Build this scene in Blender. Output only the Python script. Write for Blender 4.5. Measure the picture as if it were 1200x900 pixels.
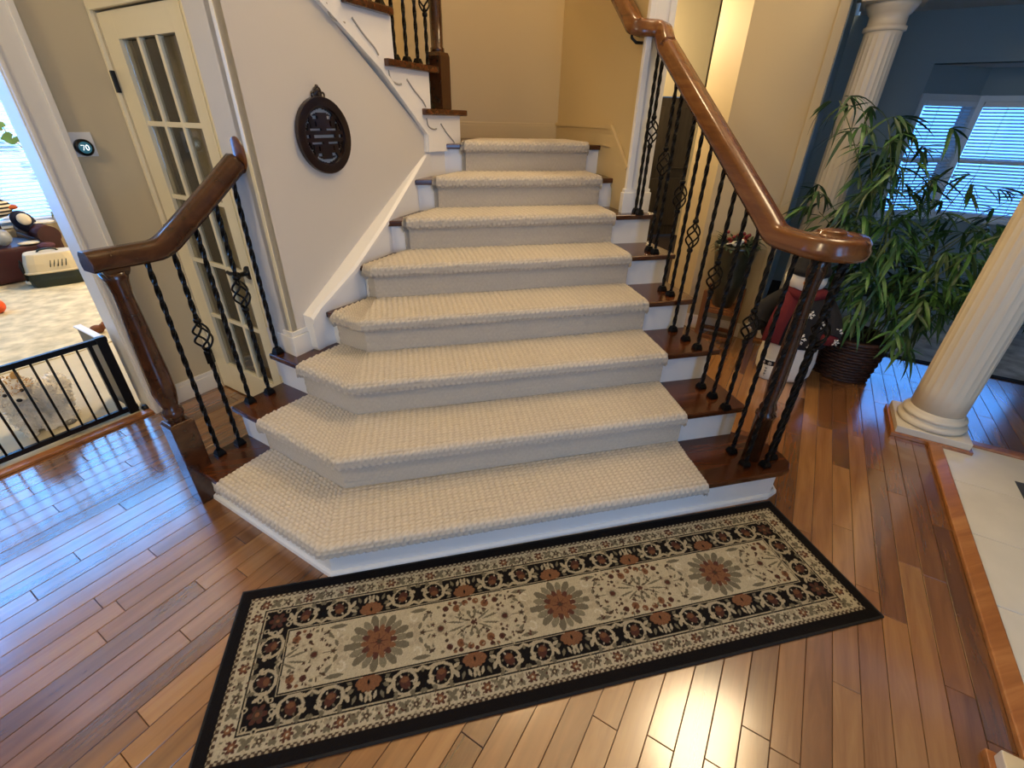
import bpy, bmesh, math, random
import numpy as np
from mathutils import Vector, Matrix, Quaternion, noise

for o in list(bpy.data.objects): bpy.data.objects.remove(o)
SC = bpy.context.scene
COL = SC.collection
PI = math.pi
random.seed(7)
R2 = math.sqrt(.5)

# ------------------------------------------------------------------ camera, world, lights, exposure
cam_d = bpy.data.cameras.new('camera'); cam = bpy.data.objects.new('camera', cam_d); COL.objects.link(cam)
CAM = Vector((-.5682, -1.29156, 1.58578)); YAW, PITCH, ROLL = .24779, .52594, -.02171
fw = Vector((math.sin(YAW)*math.cos(PITCH), math.cos(YAW)*math.cos(PITCH), -math.sin(PITCH)))
rt = Vector((math.cos(YAW), -math.sin(YAW), 0)); up = rt.cross(fw)
cr, sr = math.cos(ROLL), math.sin(ROLL)
cx = rt*cr - up*sr; cy = rt*sr + up*cr          # camera axes with the hand-held roll
m3 = Matrix((cx, cy, -fw)).transposed()
cam.matrix_world = Matrix.Translation(CAM) @ m3.to_4x4()
cam_d.sensor_width = 36; cam_d.lens = 534.84/1200*36; cam_d.clip_start = .05; cam_d.clip_end = 200
SC.camera = cam

SC.view_settings.view_transform = 'Standard'; SC.view_settings.look = 'None'
SC.view_settings.gamma = 1; SC.view_settings.use_curve_mapping = False
SC.view_settings.exposure = 0.0

W = bpy.data.worlds.new('world'); SC.world = W; W.use_nodes = True
bg = W.node_tree.nodes['Background']; bg.inputs[0].default_value = (.45, .68, 1, 1); bg.inputs[1].default_value = .35

def area(name, loc, target, sx, sy, power, col):
    d = bpy.data.lights.new(name, 'AREA'); d.shape = 'RECTANGLE'; d.size = sx; d.size_y = sy; d.energy = power; d.color = col
    o = bpy.data.objects.new(name, d); COL.objects.link(o); o.location = loc
    o.rotation_euler = (Vector(target)-Vector(loc)).to_track_quat('-Z', 'Y').to_euler(); return o
def lamp(name, loc, power, col, r=.1):
    d = bpy.data.lights.new(name, 'POINT'); d.energy = power; d.color = col; d.shadow_soft_size = r
    o = bpy.data.objects.new(name, d); COL.objects.link(o); o.location = loc; return o
WARM = (1, .76, .46); DAY = (.22, .50, 1)
area('front_door_daylight', (.6, -3.55, 1.7), (-.5, 1, .7), 1.6, 2.1, 64, DAY)
lamp('foyer_chandelier', (2.1, .42, 4.2), 145, WARM, .55)
lamp('entry_lamp', (-3.1, -1.4, 3.2), 135, (1, .77, .45), .35)
lamp('far_hall_fill', (2.7, 4.7, 2.4), 45, WARM, .12)  # added fill to brighten the far hall wall, no known fixture
lamp('stairwell_lamp', (.35, 1.55, 3.9), 52, (1, .70, .38), .15)
lamp('hall_lamp', (1.40, 3.1, 2.3), 70, WARM, .12)
area('family_room_daylight', (-5.45, 4.75, 2.5), (-3.45, 2.75, 2.5), 4.6, 4.6, 640, (.10, .38, 1))
area('dining_bay_daylight', (5.75, 2.9, 1.5), (2.4, .6, .3), 2.6, 1.9, 85, (.06, .29, 1))
lamp('family_room_fill', (-2.3, 4.3, 2.6), 270, (1, .80, .55), .15)  # added fill for the room and its carpet, unseen behind the left wall

# ------------------------------------------------------------------ helpers
def lin(c):
    if isinstance(c, str):
        c = [int(c[i:i+2], 16)/255 for i in (0, 2, 4)]
    return tuple(x/12.92 if x <= .04045 else ((x+.055)/1.055)**2.4 for x in c)
def E(s, q): return Vector((s*R2 + q*R2, s*R2 - q*R2, 0))        # house axes: s along the planks, q across them

class MB:
    def __init__(s): s.v = []; s.f = []; s.sm = []
    def add(s, vs, fs, smooth=False):
        b = len(s.v); s.v += [tuple(v) for v in vs]; s.f += [tuple(i+b for i in f) for f in fs]; s.sm += [smooth]*len(fs); return s
    def box(s, c, d, rot=0, M=None):
        c = Vector(c); dx, dy, dz = (x/2 for x in d)
        vs = [Vector((sx*dx, sy*dy, sz*dz)) for sz in (-1, 1) for sx, sy in ((-1,-1),(1,-1),(1,1),(-1,1))]
        if M is not None: vs = [M @ v for v in vs]
        elif rot:
            ca, sa = math.cos(rot), math.sin(rot); vs = [Vector((v.x*ca-v.y*sa, v.x*sa+v.y*ca, v.z)) for v in vs]
        return s.add([c+v for v in vs], [(3,2,1,0),(4,5,6,7),(0,1,5,4),(1,2,6,5),(2,3,7,6),(3,0,4,7)])
    def span(s, p, q, th, z0, z1):                  # wall slab from p to q (2d), thickness th to the LEFT of p->q
        p = Vector(p[:2]); q = Vector(q[:2]); d = (q-p).normalized(); n = Vector((-d.y, d.x))*th
        return s.prism([p, q, q+n, p+n], z0, z1)
    def prism(s, pts, z0, z1, smooth=False):
        n = len(pts); A = sum(pts[i][0]*pts[(i+1) % n][1]-pts[(i+1) % n][0]*pts[i][1] for i in range(n))
        if A < 0: pts = list(pts)[::-1]
        vs = [(p[0], p[1], z0) for p in pts]+[(p[0], p[1], z1) for p in pts]
        fs = [tuple(range(n))[::-1], tuple(range(n, 2*n))]
        b = len(s.v); s.v += vs; s.f += [tuple(i+b for i in f) for f in fs]; s.sm += [False, False]
        for i in range(n):
            j = (i+1) % n; s.f.append((b+i, b+j, b+n+j, b+n+i)); s.sm.append(smooth)
        return s
    def slab(s, pts, org, ax, ay, an, d0, d1):      # polygon given in the (ax, ay) plane, extruded along an
        org = Vector(org); n = len(pts)
        vs = [org+ax*p[0]+ay*p[1]+an*d0 for p in pts]+[org+ax*p[0]+ay*p[1]+an*d1 for p in pts]
        fs = [tuple(range(n)), tuple(range(n, 2*n))[::-1]]+[(i, n+i, n+(i+1) % n, (i+1) % n) for i in range(n)]
        return s.add(vs, fs)
    def lathe(s, prof, c=(0,0,0), n=24, M=None, cap=True, rf=None):
        c = Vector(c); vs = []
        for r, z in prof:
            for k in range(n):
                a = 2*PI*k/n; rr = r*(rf(a, z) if rf else 1); v = Vector((rr*math.cos(a), rr*math.sin(a), z)); vs.append(c+((M @ v) if M is not None else v))
        fs = [(i*n+k, i*n+(k+1) % n, (i+1)*n+(k+1) % n, (i+1)*n+k) for i in range(len(prof)-1) for k in range(n)]
        s.add(vs, fs, True)
        if cap:
            b = len(s.v)-len(vs)
            s.f.append(tuple(b+k for k in range(n))[::-1]); s.sm.append(False)
            s.f.append(tuple(b+(len(prof)-1)*n+k for k in range(n))); s.sm.append(False)
        return s
    def sweep(s, path, prof, smooth=True, scale=None, upv=(0,0,1), closed=True, cap=True):
        path = [Vector(p) for p in path]; n = len(prof); vs = []; upv = Vector(upv)
        for i, p in enumerate(path):
            t = (path[min(i+1, len(path)-1)]-path[max(i-1, 0)]).normalized()
            sd = t.cross(upv)
            if sd.length < 1e-4: sd = t.cross(Vector((1, 0, 0)))
            sd.normalize(); u = sd.cross(t); k = scale[i] if scale else 1
            vs += [p+sd*a*k+u*b*k for a, b in prof]
        m = n if closed else n-1
        fs = [(i*n+k, i*n+(k+1) % n, (i+1)*n+(k+1) % n, (i+1)*n+k) for i in range(len(path)-1) for k in range(m)]
        s.add(vs, fs, smooth)
        if cap and closed:
            b = len(s.v)-len(vs)
            s.f.append(tuple(b+k for k in range(n))[::-1]); s.sm.append(False)
            s.f.append(tuple(b+(len(path)-1)*n+k for k in range(n))); s.sm.append(False)
        return s
    def tube(s, path, r, n=6, scale=None):
        return s.sweep(path, [(r*math.cos(2*PI*k/n), r*math.sin(2*PI*k/n)) for k in range(n)], True, scale)
    def ball(s, c, r, n=16, m=10, M=None):
        if not hasattr(r, '__len__'): r = (r, r, r)
        c = Vector(c); vs = []; 
        for i in range(m+1):
            th = PI*i/m
            for k in range(n):
                a = 2*PI*k/n; v = Vector((r[0]*math.sin(th)*math.cos(a), r[1]*math.sin(th)*math.sin(a), -r[2]*math.cos(th))); vs.append(c+((M @ v) if M is not None else v))
        fs = [(i*n+k, i*n+(k+1) % n, (i+1)*n+(k+1) % n, (i+1)*n+k) for i in range(m) for k in range(n)]
        return s.add(vs, fs, True)
    def mesh(s, name, org=(0,0,0), bevel=0, merge=True, segs=2):
        me = bpy.data.meshes.new(name); o = Vector(org)
        me.from_pydata([tuple(Vector(v)-o) for v in s.v], [], s.f)
        me.polygons.foreach_set('use_smooth', s.sm)
        bm = bmesh.new(); bm.from_mesh(me)
        if merge: bmesh.ops.remove_doubles(bm, verts=bm.verts, dist=1e-5)
        bmesh.ops.recalc_face_normals(bm, faces=bm.faces)
        if bevel:
            es = [e for e in bm.edges if len(e.link_faces) == 2 and e.calc_face_angle(0) > .6]
            bmesh.ops.bevel(bm, geom=es, offset=bevel, segments=segs, profile=.6, affect='EDGES', clamp_overlap=True)
        bm.to_mesh(me); bm.free(); me.update(); return me

def worg(o):
    p = Vector((0, 0, 0))
    while o: p += Vector(o.location); o = o.parent
    return p
def obj(name, mb, mat, parent=None, bevel=0, loc=None, segs=2, kind=None):
    """world-space mesh builder -> one object; its origin sits at its parent's origin (or loc)"""
    base = worg(parent) if parent else Vector((0, 0, 0))
    lo = Vector(loc) if loc is not None else base
    me = mb if isinstance(mb, bpy.types.Mesh) else mb.mesh(name, lo, bevel, True, segs)
    if mat: me.materials.append(mat) if not me.materials else None
    o = bpy.data.objects.new(name, me); COL.objects.link(o)
    if parent: o.parent = parent
    o.location = lo-base
    if kind: o['kind'] = kind
    return o
def empty(name, loc, label=None, cat=None, group=None, kind=None):
    o = bpy.data.objects.new(name, None); COL.objects.link(o); o.location = loc; o.empty_display_size = .1
    return tag(o, label, cat, group, kind)
def tag(o, label=None, cat=None, group=None, kind=None):
    if label: o['label'] = label
    if cat: o['category'] = cat
    if group: o['group'] = group
    if kind: o['kind'] = kind
    return o
def inst(src, parent, loc=None, rot=None):
    c = src.copy(); COL.objects.link(c); c.parent = parent
    if loc is not None: c.location = loc
    if rot is not None: c.rotation_euler = rot
    return c

# ------------------------------------------------------------------ materials
def mat(name, col, rough=.5, metal=0, spec=.5, coat=0, bump=0, bscale=40, var=0, vscale=6, sheen=0, stretch=(1,1,1), trans=0, coat_r=.1, coord='Object'):
    m = bpy.data.materials.new(name); m.use_nodes = True; nt = m.node_tree; b = nt.nodes['Principled BSDF']
    c = lin(col); b.inputs['Base Color'].default_value = (*c, 1); b.inputs['Roughness'].default_value = rough
    b.inputs['Metallic'].default_value = metal; b.inputs['Specular IOR Level'].default_value = spec
    b.inputs['Coat Weight'].default_value = coat; b.inputs['Coat Roughness'].default_value = coat_r; b.inputs['Sheen Weight'].default_value = sheen
    b.inputs['Transmission Weight'].default_value = trans
    if bump or var:
        tc = nt.nodes.new('ShaderNodeTexCoord'); mp = nt.nodes.new('ShaderNodeMapping'); nt.links.new(tc.outputs[coord], mp.inputs[0]); mp.inputs['Scale'].default_value = stretch
        if var:
            n = nt.nodes.new('ShaderNodeTexNoise'); n.inputs['Scale'].default_value = vscale; n.inputs['Detail'].default_value = 5; nt.links.new(mp.outputs[0], n.inputs[0])
            r = nt.nodes.new('ShaderNodeValToRGB'); r.color_ramp.elements[0].position = .3; r.color_ramp.elements[1].position = .7
            r.color_ramp.elements[0].color = (*[x*(1-var) for x in c], 1); r.color_ramp.elements[1].color = (*[min(1, x*(1+var)) for x in c], 1)
            nt.links.new(n.outputs[0], r.inputs[0]); nt.links.new(r.outputs[0], b.inputs['Base Color'])
        if bump:
            n2 = nt.nodes.new('ShaderNodeTexNoise'); n2.inputs['Scale'].default_value = bscale; n2.inputs['Detail'].default_value = 3; nt.links.new(mp.outputs[0], n2.inputs[0])
            bp = nt.nodes.new('ShaderNodeBump'); bp.inputs['Strength'].default_value = bump; bp.inputs['Distance'].default_value = .004
            nt.links.new(n2.outputs[0], bp.inputs['Height']); nt.links.new(bp.outputs[0], b.inputs['Normal'])
    return m
def wood(name, dark, mid, light, rough=.3, coat=.3, rnd=0, axis=0, scale=1.0, spec=.5):
    m = bpy.data.materials.new(name); m.use_nodes = True; nt = m.node_tree; N = nt.nodes; L = nt.links; b = N['Principled BSDF']
    tc = N.new('ShaderNodeTexCoord'); oi = N.new('ShaderNodeObjectInfo')
    mul = N.new('ShaderNodeVectorMath'); mul.operation = 'SCALE'; mul.inputs[0].default_value = (37, 23, 51); L.new(oi.outputs['Random'], mul.inputs['Scale'])
    ad = N.new('ShaderNodeVectorMath'); L.new(tc.outputs['Object'], ad.inputs[0]); L.new(mul.outputs[0], ad.inputs[1])
    mp = N.new('ShaderNodeMapping'); sc = [14*scale]*3; sc[axis] = 1.2*scale; mp.inputs['Scale'].default_value = sc; L.new(ad.outputs[0], mp.inputs[0])
    n = N.new('ShaderNodeTexNoise'); n.inputs['Scale'].default_value = 1.6; n.inputs['Detail'].default_value = 7; n.inputs['Roughness'].default_value = .6; n.inputs['Distortion'].default_value = .8; L.new(mp.outputs[0], n.inputs[0])
    if rnd:
        ma = N.new('ShaderNodeMath'); ma.operation = 'MULTIPLY_ADD'; ma.inputs[1].default_value = rnd; ma.inputs[2].default_value = .5-rnd/2; L.new(oi.outputs['Random'], ma.inputs[0])
        mb_ = N.new('ShaderNodeMath'); mb_.operation = 'MULTIPLY_ADD'; mb_.inputs[1].default_value = .55; L.new(n.outputs[0], mb_.inputs[0])
        sb = N.new('ShaderNodeMath'); sb.operation = 'SUBTRACT'; sb.inputs[1].default_value = .275; L.new(ma.outputs[0], sb.inputs[0]); L.new(sb.outputs[0], mb_.inputs[2]); fac = mb_.outputs[0]
    else: fac = n.outputs[0]
    r = N.new('ShaderNodeValToRGB'); e = r.color_ramp.elements; e[0].position = .22; e[0].color = (*lin(dark), 1); e[1].position = .8; e[1].color = (*lin(light), 1)
    k = e.new(.5); k.color = (*lin(mid), 1); L.new(fac, r.inputs[0]); L.new(r.outputs[0], b.inputs['Base Color'])
    bp = N.new('ShaderNodeBump'); bp.inputs['Strength'].default_value = .06; bp.inputs['Distance'].default_value = .002; L.new(n.outputs[0], bp.inputs['Height']); L.new(bp.outputs[0], b.inputs['Normal'])
    b.inputs['Roughness'].default_value = rough; b.inputs['Coat Weight'].default_value = coat; b.inputs['Coat Roughness'].default_value = .15; b.inputs['Specular IOR Level'].default_value = spec
    return m

M_PAINT = mat('wall_paint', 'CDBE9C', .6, bump=.05, bscale=180)
M_GOLD = mat('stairwell_paint', 'CDB98C', .6, bump=.05, bscale=180)
M_STAIRW = mat('wall_paint_cool_lit', 'D3CDC2', .6, bump=.05, bscale=180)  # wall paint again, with the cool daylight put into its colour
M_COL = mat('column_paint_dim_lit', 'DFD5C0', .4)  # trim white toned down, dimmer light on the columns put into the colour
M_HALL = mat('wall_paint_dim_lit', 'C4B696', .6, bump=.05, bscale=180)  # wall paint made darker, the weaker light here put into the colour
M_BLUEWALL = mat('dining_paint', '8FA0A4', .6, bump=.05, bscale=180)
M_CEIL = mat('ceiling_paint', 'DADAD6', .8, bump=.05, bscale=150)
M_TRIM = mat('white_trim', 'EFE9DC', .35, bump=.02, bscale=60)
M_DOOR = mat('cream_door_paint', 'F0E5C4', .35, bump=.02, bscale=60)
M_WHITE = mat('white_riser_paint', 'EDEBE6', .35, bump=.02, bscale=60)
M_PLANK = wood('plank_wood', '5A381F', '8C5D35', 'B0814E', .20, .9, rnd=.40, axis=0, spec=.7)
M_PLANK.node_tree.nodes['Principled BSDF'].inputs['Coat IOR'].default_value = 2.1
M_SUB = mat('dark_subfloor', '2A1A10', .8)
M_TREAD = wood('tread_wood', '2E170B', '48240F', '653618', .22, .3, axis=0)
M_RAIL = wood('rail_wood', '4C2810', '6C3F1E', '86582E', .22, .4, axis=1, scale=.8)
M_RAILD = wood('dark_rail_wood', '2B150A', '402211', '55311B', .22, .4, axis=1, scale=.8)
M_CURB = wood('curb_wood', '8A5228', 'A96C38', 'C68C52', .3, .3, axis=0)
M_IRON = mat('black_iron', '0E0C0B', .42, metal=.6, spec=.5)
M_BLACK = mat('black_metal', '0B0B0C', .35, metal=.3)
M_EBONY = mat('carved_dark_wood', '1C0C0C', .28, coat=.4, var=.3, vscale=12)
M_TILE = mat('floor_tile_ceramic', 'DDD6C4', .25, var=.05, vscale=5, coat=.2)
M_TILED = mat('dark_accent_tile', '46474A', .3, var=.3, vscale=25)
M_GROUT = mat('grout', 'C9C2B0', .9)
M_RUNNER = mat('looped_wool', 'CDC0A8', .95, spec=.15, sheen=.3, var=.09, vscale=130, bump=.4, bscale=420)
M_CARPET = mat('room_carpet', 'CDBF9F', .95, spec=.1, bump=.5, bscale=160, var=.07, vscale=5)
M_PANE = mat('pane_glass', 'E8E8E0', .04, spec=.5, trans=1.0)
M_DARKROOM = mat('closet_wall_dimmed', '453F30', .8)  # dimness of the unlit closet put into a dark wall colour

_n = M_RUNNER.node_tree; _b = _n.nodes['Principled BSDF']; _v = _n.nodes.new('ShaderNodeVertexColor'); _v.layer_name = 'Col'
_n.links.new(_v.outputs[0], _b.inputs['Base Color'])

def vcol_mat(name, rough=.9, bump=.3):
    m = bpy.data.materials.new(name); m.use_nodes = True; nt = m.node_tree; b = nt.nodes['Principled BSDF']
    a = nt.nodes.new('ShaderNodeVertexColor'); a.layer_name = 'Col'
    tc = nt.nodes.new('ShaderNodeTexCoord'); n = nt.nodes.new('ShaderNodeTexNoise'); n.inputs['Scale'].default_value = 500; nt.links.new(tc.outputs['Object'], n.inputs[0])
    bp = nt.nodes.new('ShaderNodeBump'); bp.inputs['Strength'].default_value = bump; bp.inputs['Distance'].default_value = .003
    nt.links.new(n.outputs[0], bp.inputs['Height']); nt.links.new(bp.outputs[0], b.inputs['Normal'])
    nt.links.new(a.outputs[0], b.inputs['Base Color']); b.inputs['Roughness'].default_value = rough; b.inputs['Specular IOR Level'].default_value = .15
    return m

# ------------------------------------------------------------------ stair geometry (shared numbers)
H = .18; T = .2903; NS = 8
def nose_y(k): return (k-1)*T
def cham(k): return -.965+.353*(k-1)          # X+Y of the chamfered nosing
SK = {1: -2.25, 2: -2.255, 3: -2.26}           # outer-left X-Y of the open treads
SKP = {4: (-.985, 1.035), 5: (-.80, 1.205), 6: (-.62, 1.45), 7: (-.435, 1.742), 8: (-.25, 2.032)}
XR = 1.055
def path(k, inset=0.0, left=None, right=XR, leftp=None):
    """front outline of step k: left end -> corner -> right end, set back by inset"""
    y = nose_y(k)+inset; c = cham(k)+inset*1.414
    corner = Vector((c-y, y))
    if left is not None: lp = Vector(((c+left)/2, (c-left)/2))
    elif k in SK: lp = Vector(((c+SK[k])/2, (c-SK[k])/2))
    else:
        p = Vector(SKP[k]); 
        if k <= 5: d = p.x-p.y; lp = Vector(((c+d)/2, (c-d)/2))
        else: lp = Vector((p.x, y)); 
    if k >= 6 and left is None: corner = (lp+Vector((right, y)))/2*0+Vector((lp.x+.02, y))
    return [lp, corner, Vector((right, y))]

# ================================================================== SETTING
# ---- floor of planks
floor = empty('floor', (0, 0, 0), kind='structure')
sub = MB().box((0, 1.6, -.03), (14, 14, .03)); obj('subfloor', sub, M_SUB, floor)
WP = .0795
def px_of(p):
    v = Vector(p)-CAM; d = v.dot(fw)
    if d <= .05: return None
    return 600+534.84*v.dot(cx)/d, 450-534.84*v.dot(cy)/d, d
def under_stairs(p):
    x, y = p.x, p.y
    return y > .10 and x < .98 and x+y > -.85 and x-y > -2.1
cands = []
rng = random.Random(11)
q0 = -3.62*R2
rows = int((2.12*R2-q0)/WP)
def add_rows(qa, n, smin, smax):
    for i in range(n):
        q = qa+(i+.5)*WP; s = smin-rng.random()*.6
        while s < smax:
            L = rng.choice((.5, .65, .8, 1.0, 1.2, 1.4)); a, b = max(s, smin), min(s+L, smax)
            if b-a > .05: cands.append((q, a, b))
            s += L
add_rows(q0, rows, -1.75, 3.6)
add_rows(q0+rows*WP, 42, 1.95, 4.6)
vis, rest = [], []
for q, a, b in cands:
    c = E((a+b)/2, q); ends = [E(a, q), E(b, q), c]
    if all(under_stairs(e) for e in ends): continue
    ps = [px_of(e) for e in ends]
    on = any(p and -60 < p[0] < 1260 and -60 < p[1] < 960 for p in ps)
    hid = all((e.x+e.y > 4.1 and e.x-e.y < .2) or (e.y > 2.2 and e.x < 1.9) for e in ends)
    d = (c-CAM).length
    (vis if on and not hid else rest).append((d, q, a, b))
vis.sort(); rest += vis[298:]; vis = vis[:298]
def plank_mb(L, w):
    g = .0008; t = .0014; x0, x1, y0, y1 = -L/2+g, L/2-g, -w/2+g, w/2-g
    vs = [(x0, y0, -.012), (x1, y0, -.012), (x1, y1, -.012), (x0, y1, -.012), (x0, y0, -t), (x1, y0, -t), (x1, y1, -t), (x0, y1, -t),
          (x0+t, y0+t, 0), (x1-t, y0+t, 0), (x1-t, y1-t, 0), (x0+t, y1-t, 0)]
    fs = [(0,1,5,4), (1,2,6,5), (2,3,7,6), (3,0,4,7), (4,5,9,8), (5,6,10,9), (6,7,11,10), (7,4,8,11), (8,9,10,11)]
    return vs, fs
pm = {}
for d, q, a, b in vis:
    L = round(b-a, 3)
    if L not in pm:
        vs, fs = plank_mb(L, WP); me = bpy.data.meshes.new('plank'); me.from_pydata(vs, [], fs); me.update(); me.materials.append(M_PLANK); pm[L] = me
    o = bpy.data.objects.new('plank', pm[L]); COL.objects.link(o); o.parent = floor; o.location = E((a+b)/2, q); o.rotation_euler = (0, 0, PI/4)
mb = MB(); ca = R2
for d, q, a, b in rest:
    vs, fs = plank_mb(b-a, WP); c = E((a+b)/2, q); mb.add([(c.x+(v[0]-v[1])*ca, c.y+(v[0]+v[1])*ca, v[2]) for v in vs], fs)
obj('plank_field', mb, M_PLANK, floor, kind='stuff')

# ---- tiled entry floor at the right, with its wooden curb
qe = q0+rows*WP
tiles = empty('floor_2', E(.8, 2.4), kind='structure')
obj('grout_bed', MB().prism([E(-2.2, qe+.055), E(1.86, qe+.055), E(1.86, 3.4), E(-2.2, 3.4)], -.015, .001), M_GROUT, tiles)
TS = .42
for i in range(10):
    for j in range(4):
        a = 1.86-(i+1)*TS; b = qe+.055+j*TS
        if i == 0 and j == 1: pass
        g = .0016; c0 = [(a+g, b+g), (a+TS-g, b+g), (a+TS-g, b+TS-g), (a+g, b+TS-g)]
        obj('tile', MB().prism([E(*p) for p in c0], 0, .006), M_TILE, tiles, bevel=.0012, segs=1)
obj('accent_tile', MB().prism([E(*p) for p in ((1.40, 1.83), (1.6, 1.83), (1.6, 2.03), (1.40, 2.03))], .004, .0085), M_TILED, tiles, bevel=.001, segs=1)
obj('trim_1', MB().prism([E(-2.2, qe-.01), E(1.9, qe-.01), E(1.9, qe+.055), E(-2.2, qe+.055)], 0, .022), M_CURB, bevel=.006, kind='structure')
obj('trim_2', MB().prism([E(1.86, qe+.055), E(1.92, qe+.055), E(1.92, 3.4), E(1.86, 3.4)], 0, .02), M_CURB, bevel=.006, kind='structure')

# ---- family room floor beyond the gate
obj('floor_3', MB().prism([E(-1.6, q0), E(2.2, q0), E(2.2, -7.4), E(-1.6, -7.4)], -.01, .012), M_CARPET, kind='structure')
obj('trim_3', MB().prism([E(-1.4, q0-.02), E(-.25, q0-.02), E(-.25, q0+.035), E(-1.4, q0+.035)], .0, .016), M_CURB, bevel=.004, kind='structure')

# ---- left wall with the wide opening, s measured along E1 with the door corner at S0
S0 = (-.08)/2*1.414          # s of the corner (X+Y = -.08)
QW = -3.57*R2                # q of the thermostat wall face
def LW(s, z, dq=0): v = E(S0+s, QW+dq); v.z = z; return v
wl = MB()
wl.prism([LW(-.33, 0), LW(.0, 0), LW(.0, 0, -.15), LW(-.33, 0, -.15)], 0, 5)
wl.prism([LW(-.33, 0), LW(-2.4, 0), LW(-2.4, 0, -.15), LW(-.33, 0, -.15)], 2.13, 5)
wl.prism([LW(-2.4, 0), LW(-3.2, 0), LW(-3.2, 0, -.15), LW(-2.4, 0, -.15)], 0, 5)
obj('wall_left', wl, M_PAINT, kind='structure')
# casing of the opening: stepped flat trim and jamb lining
tc_ = MB()
tc_.prism([LW(-.275, 0), LW(-.40, 0), LW(-.40, 0, .018), LW(-.275, 0, .018)], 0, 2.17)
tc_.prism([LW(-.275, 0, .018), LW(-.30, 0, .018), LW(-.30, 0, .034), LW(-.275, 0, .034)], 0, 2.17)
tc_.prism([LW(-.385, 0, .018), LW(-.40, 0, .018), LW(-.40, 0, .026), LW(-.385, 0, .026)], 0, 2.17)
tc_.prism([LW(-.275, 0), LW(-2.5, 0), LW(-2.5, 0, .018), LW(-.275, 0, .018)], 2.06, 2.19)
tc_.prism([LW(-.33, 0, .0), LW(-.405, 0, .0), LW(-.405, 0, -.16), LW(-.33, 0, -.16)], 0, 2.13)
obj('trim_4', tc_, M_TRIM, kind='structure', bevel=.003)
bl = MB(); bl.prism([LW(-.275, 0), LW(-.01, 0), LW(-.01, 0, .016), LW(-.275, 0, .016)], 0, .10); bl.prism([LW(-.275, 0), LW(-.01, 0), LW(-.01, 0, .009), LW(-.275, 0, .009)], .10, .125)
obj('baseboard_left', bl, M_TRIM, kind='structure', bevel=.003)

# ---- door wall: runs from the corner along E2, r = distance from the corner
def DW(r, z, d=0): v = E(S0-d, QW+r); v.z = z; return v          # d>0 towards the foyer
wd = MB()
wd.prism([DW(.0, 0), DW(0, 0, -.12), DW(.035, 0, -.12), DW(.035, 0)], 0, 5)
wd.prism([DW(.035, 0), DW(.035, 0, -.12), DW(.765, 0, -.12), DW(.765, 0)], 1.975, 5)
wd.prism([DW(.765, 0), DW(.765, 0, -.12), DW(.9, 0, -.12), DW(.9, 0)], 0, 5)
obj('wall_door', wd, M_PAINT, kind='structure')
dc = MB()
for a, b, z0, z1 in ((.004, .03, 0, 1.985), (.77, .835, 0, 2.07), (.004, .835, 1.975, 2.07)):
    dc.prism([DW(a, 0), DW(b, 0), DW(b, 0, .016), DW(a, 0, .016)], z0, z1)
dc.prism([DW(.815, 0, .016), DW(.835, 0, .016), DW(.835, 0, .028), DW(.815, 0, .028)], 0, 2.07)
dc.prism([DW(.77, 0, .016), DW(.782, 0, .016), DW(.782, 0, .022), DW(.77, 0, .022)], 0, 1.99)
dc.prism([DW(.03, 0, .016), DW(.86, 0, .016), DW(.86, 0, .028), DW(.03, 0, .028)], 2.05, 2.075)
obj('trim_5', dc, M_DOOR, kind='structure', bevel=.002)
door = empty('door_1', DW(.4, 0), kind='structure')
lf = MB(); GA, GB, GZ0, GZ1 = .165, .650, .205, 1.865
for a, b, z0, z1 in ((.034, GA, .012, 1.968), (GB, .768, .012, 1.968), (GA, GB, .012, GZ0), (GA, GB, GZ1, 1.968)):
    lf.prism([DW(a, 0, -.045), DW(b, 0, -.045), DW(b, 0, -.006), DW(a, 0, -.006)], z0, z1)
obj('door_leaf', lf, M_DOOR, door, bevel=.003)
cw = (GB-GA)/3; rh = (GZ1-GZ0)/5
for i in (1, 2):
    x = GA+cw*i; obj('muntin', MB().prism([DW(x-.011, 0, -.036), DW(x+.011, 0, -.036), DW(x+.011, 0, -.010), DW(x-.011, 0, -.010)], GZ0, GZ1), M_DOOR, door, bevel=.003)
for j in range(1, 5):
    z = GZ0+rh*j; obj('muntin', MB().prism([DW(GA, 0, -.034), DW(GB, 0, -.034), DW(GB, 0, -.012), DW(GA, 0, -.012)], z-.011, z+.011), M_DOOR, door, bevel=.003)
for i in range(3):
    for j in range(5):
        a, z = GA+cw*i, GZ0+rh*j
        obj('pane', MB().prism([DW(a+.008, 0, -.026), DW(a+cw-.008, 0, -.026), DW(a+cw-.008, 0, -.022), DW(a+.008, 0, -.022)], z+.008, z+rh-.008), M_PANE, door)
for z in (.25, 1.0, 1.705):
    obj('hinge', MB().prism([DW(.022, 0, .0), DW(.040, 0, .0), DW(.040, 0, .018), DW(.022, 0, .018)], z-.045, z+.045), M_BLACK, door, bevel=.003)
hd = MB(); Mx = Matrix(((R2, R2, 0), (0, 0, 1), (R2, -R2, 0))).transposed()  # local z -> out of the door
out = E(-1, 0); acr = E(0, 1); Mh = Matrix((acr, Vector((0, 0, 1)), out)).transposed()
hd.lathe([(.001, 0), (.034, .0), (.034, .008), (.028, .012), (.012, .014), (.012, .05), (.016, .052), (.016, .066), (.001, .068)], DW(.712, .885, -.006), 20, Mh)
hd.tube([DW(.712, .885, .052), DW(.68, .888, .055), DW(.64, .880, .052), DW(.615, .885, .05)], .009, 8)
obj('door_handle', hd, M_BLACK, door)
cl = MB()
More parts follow.
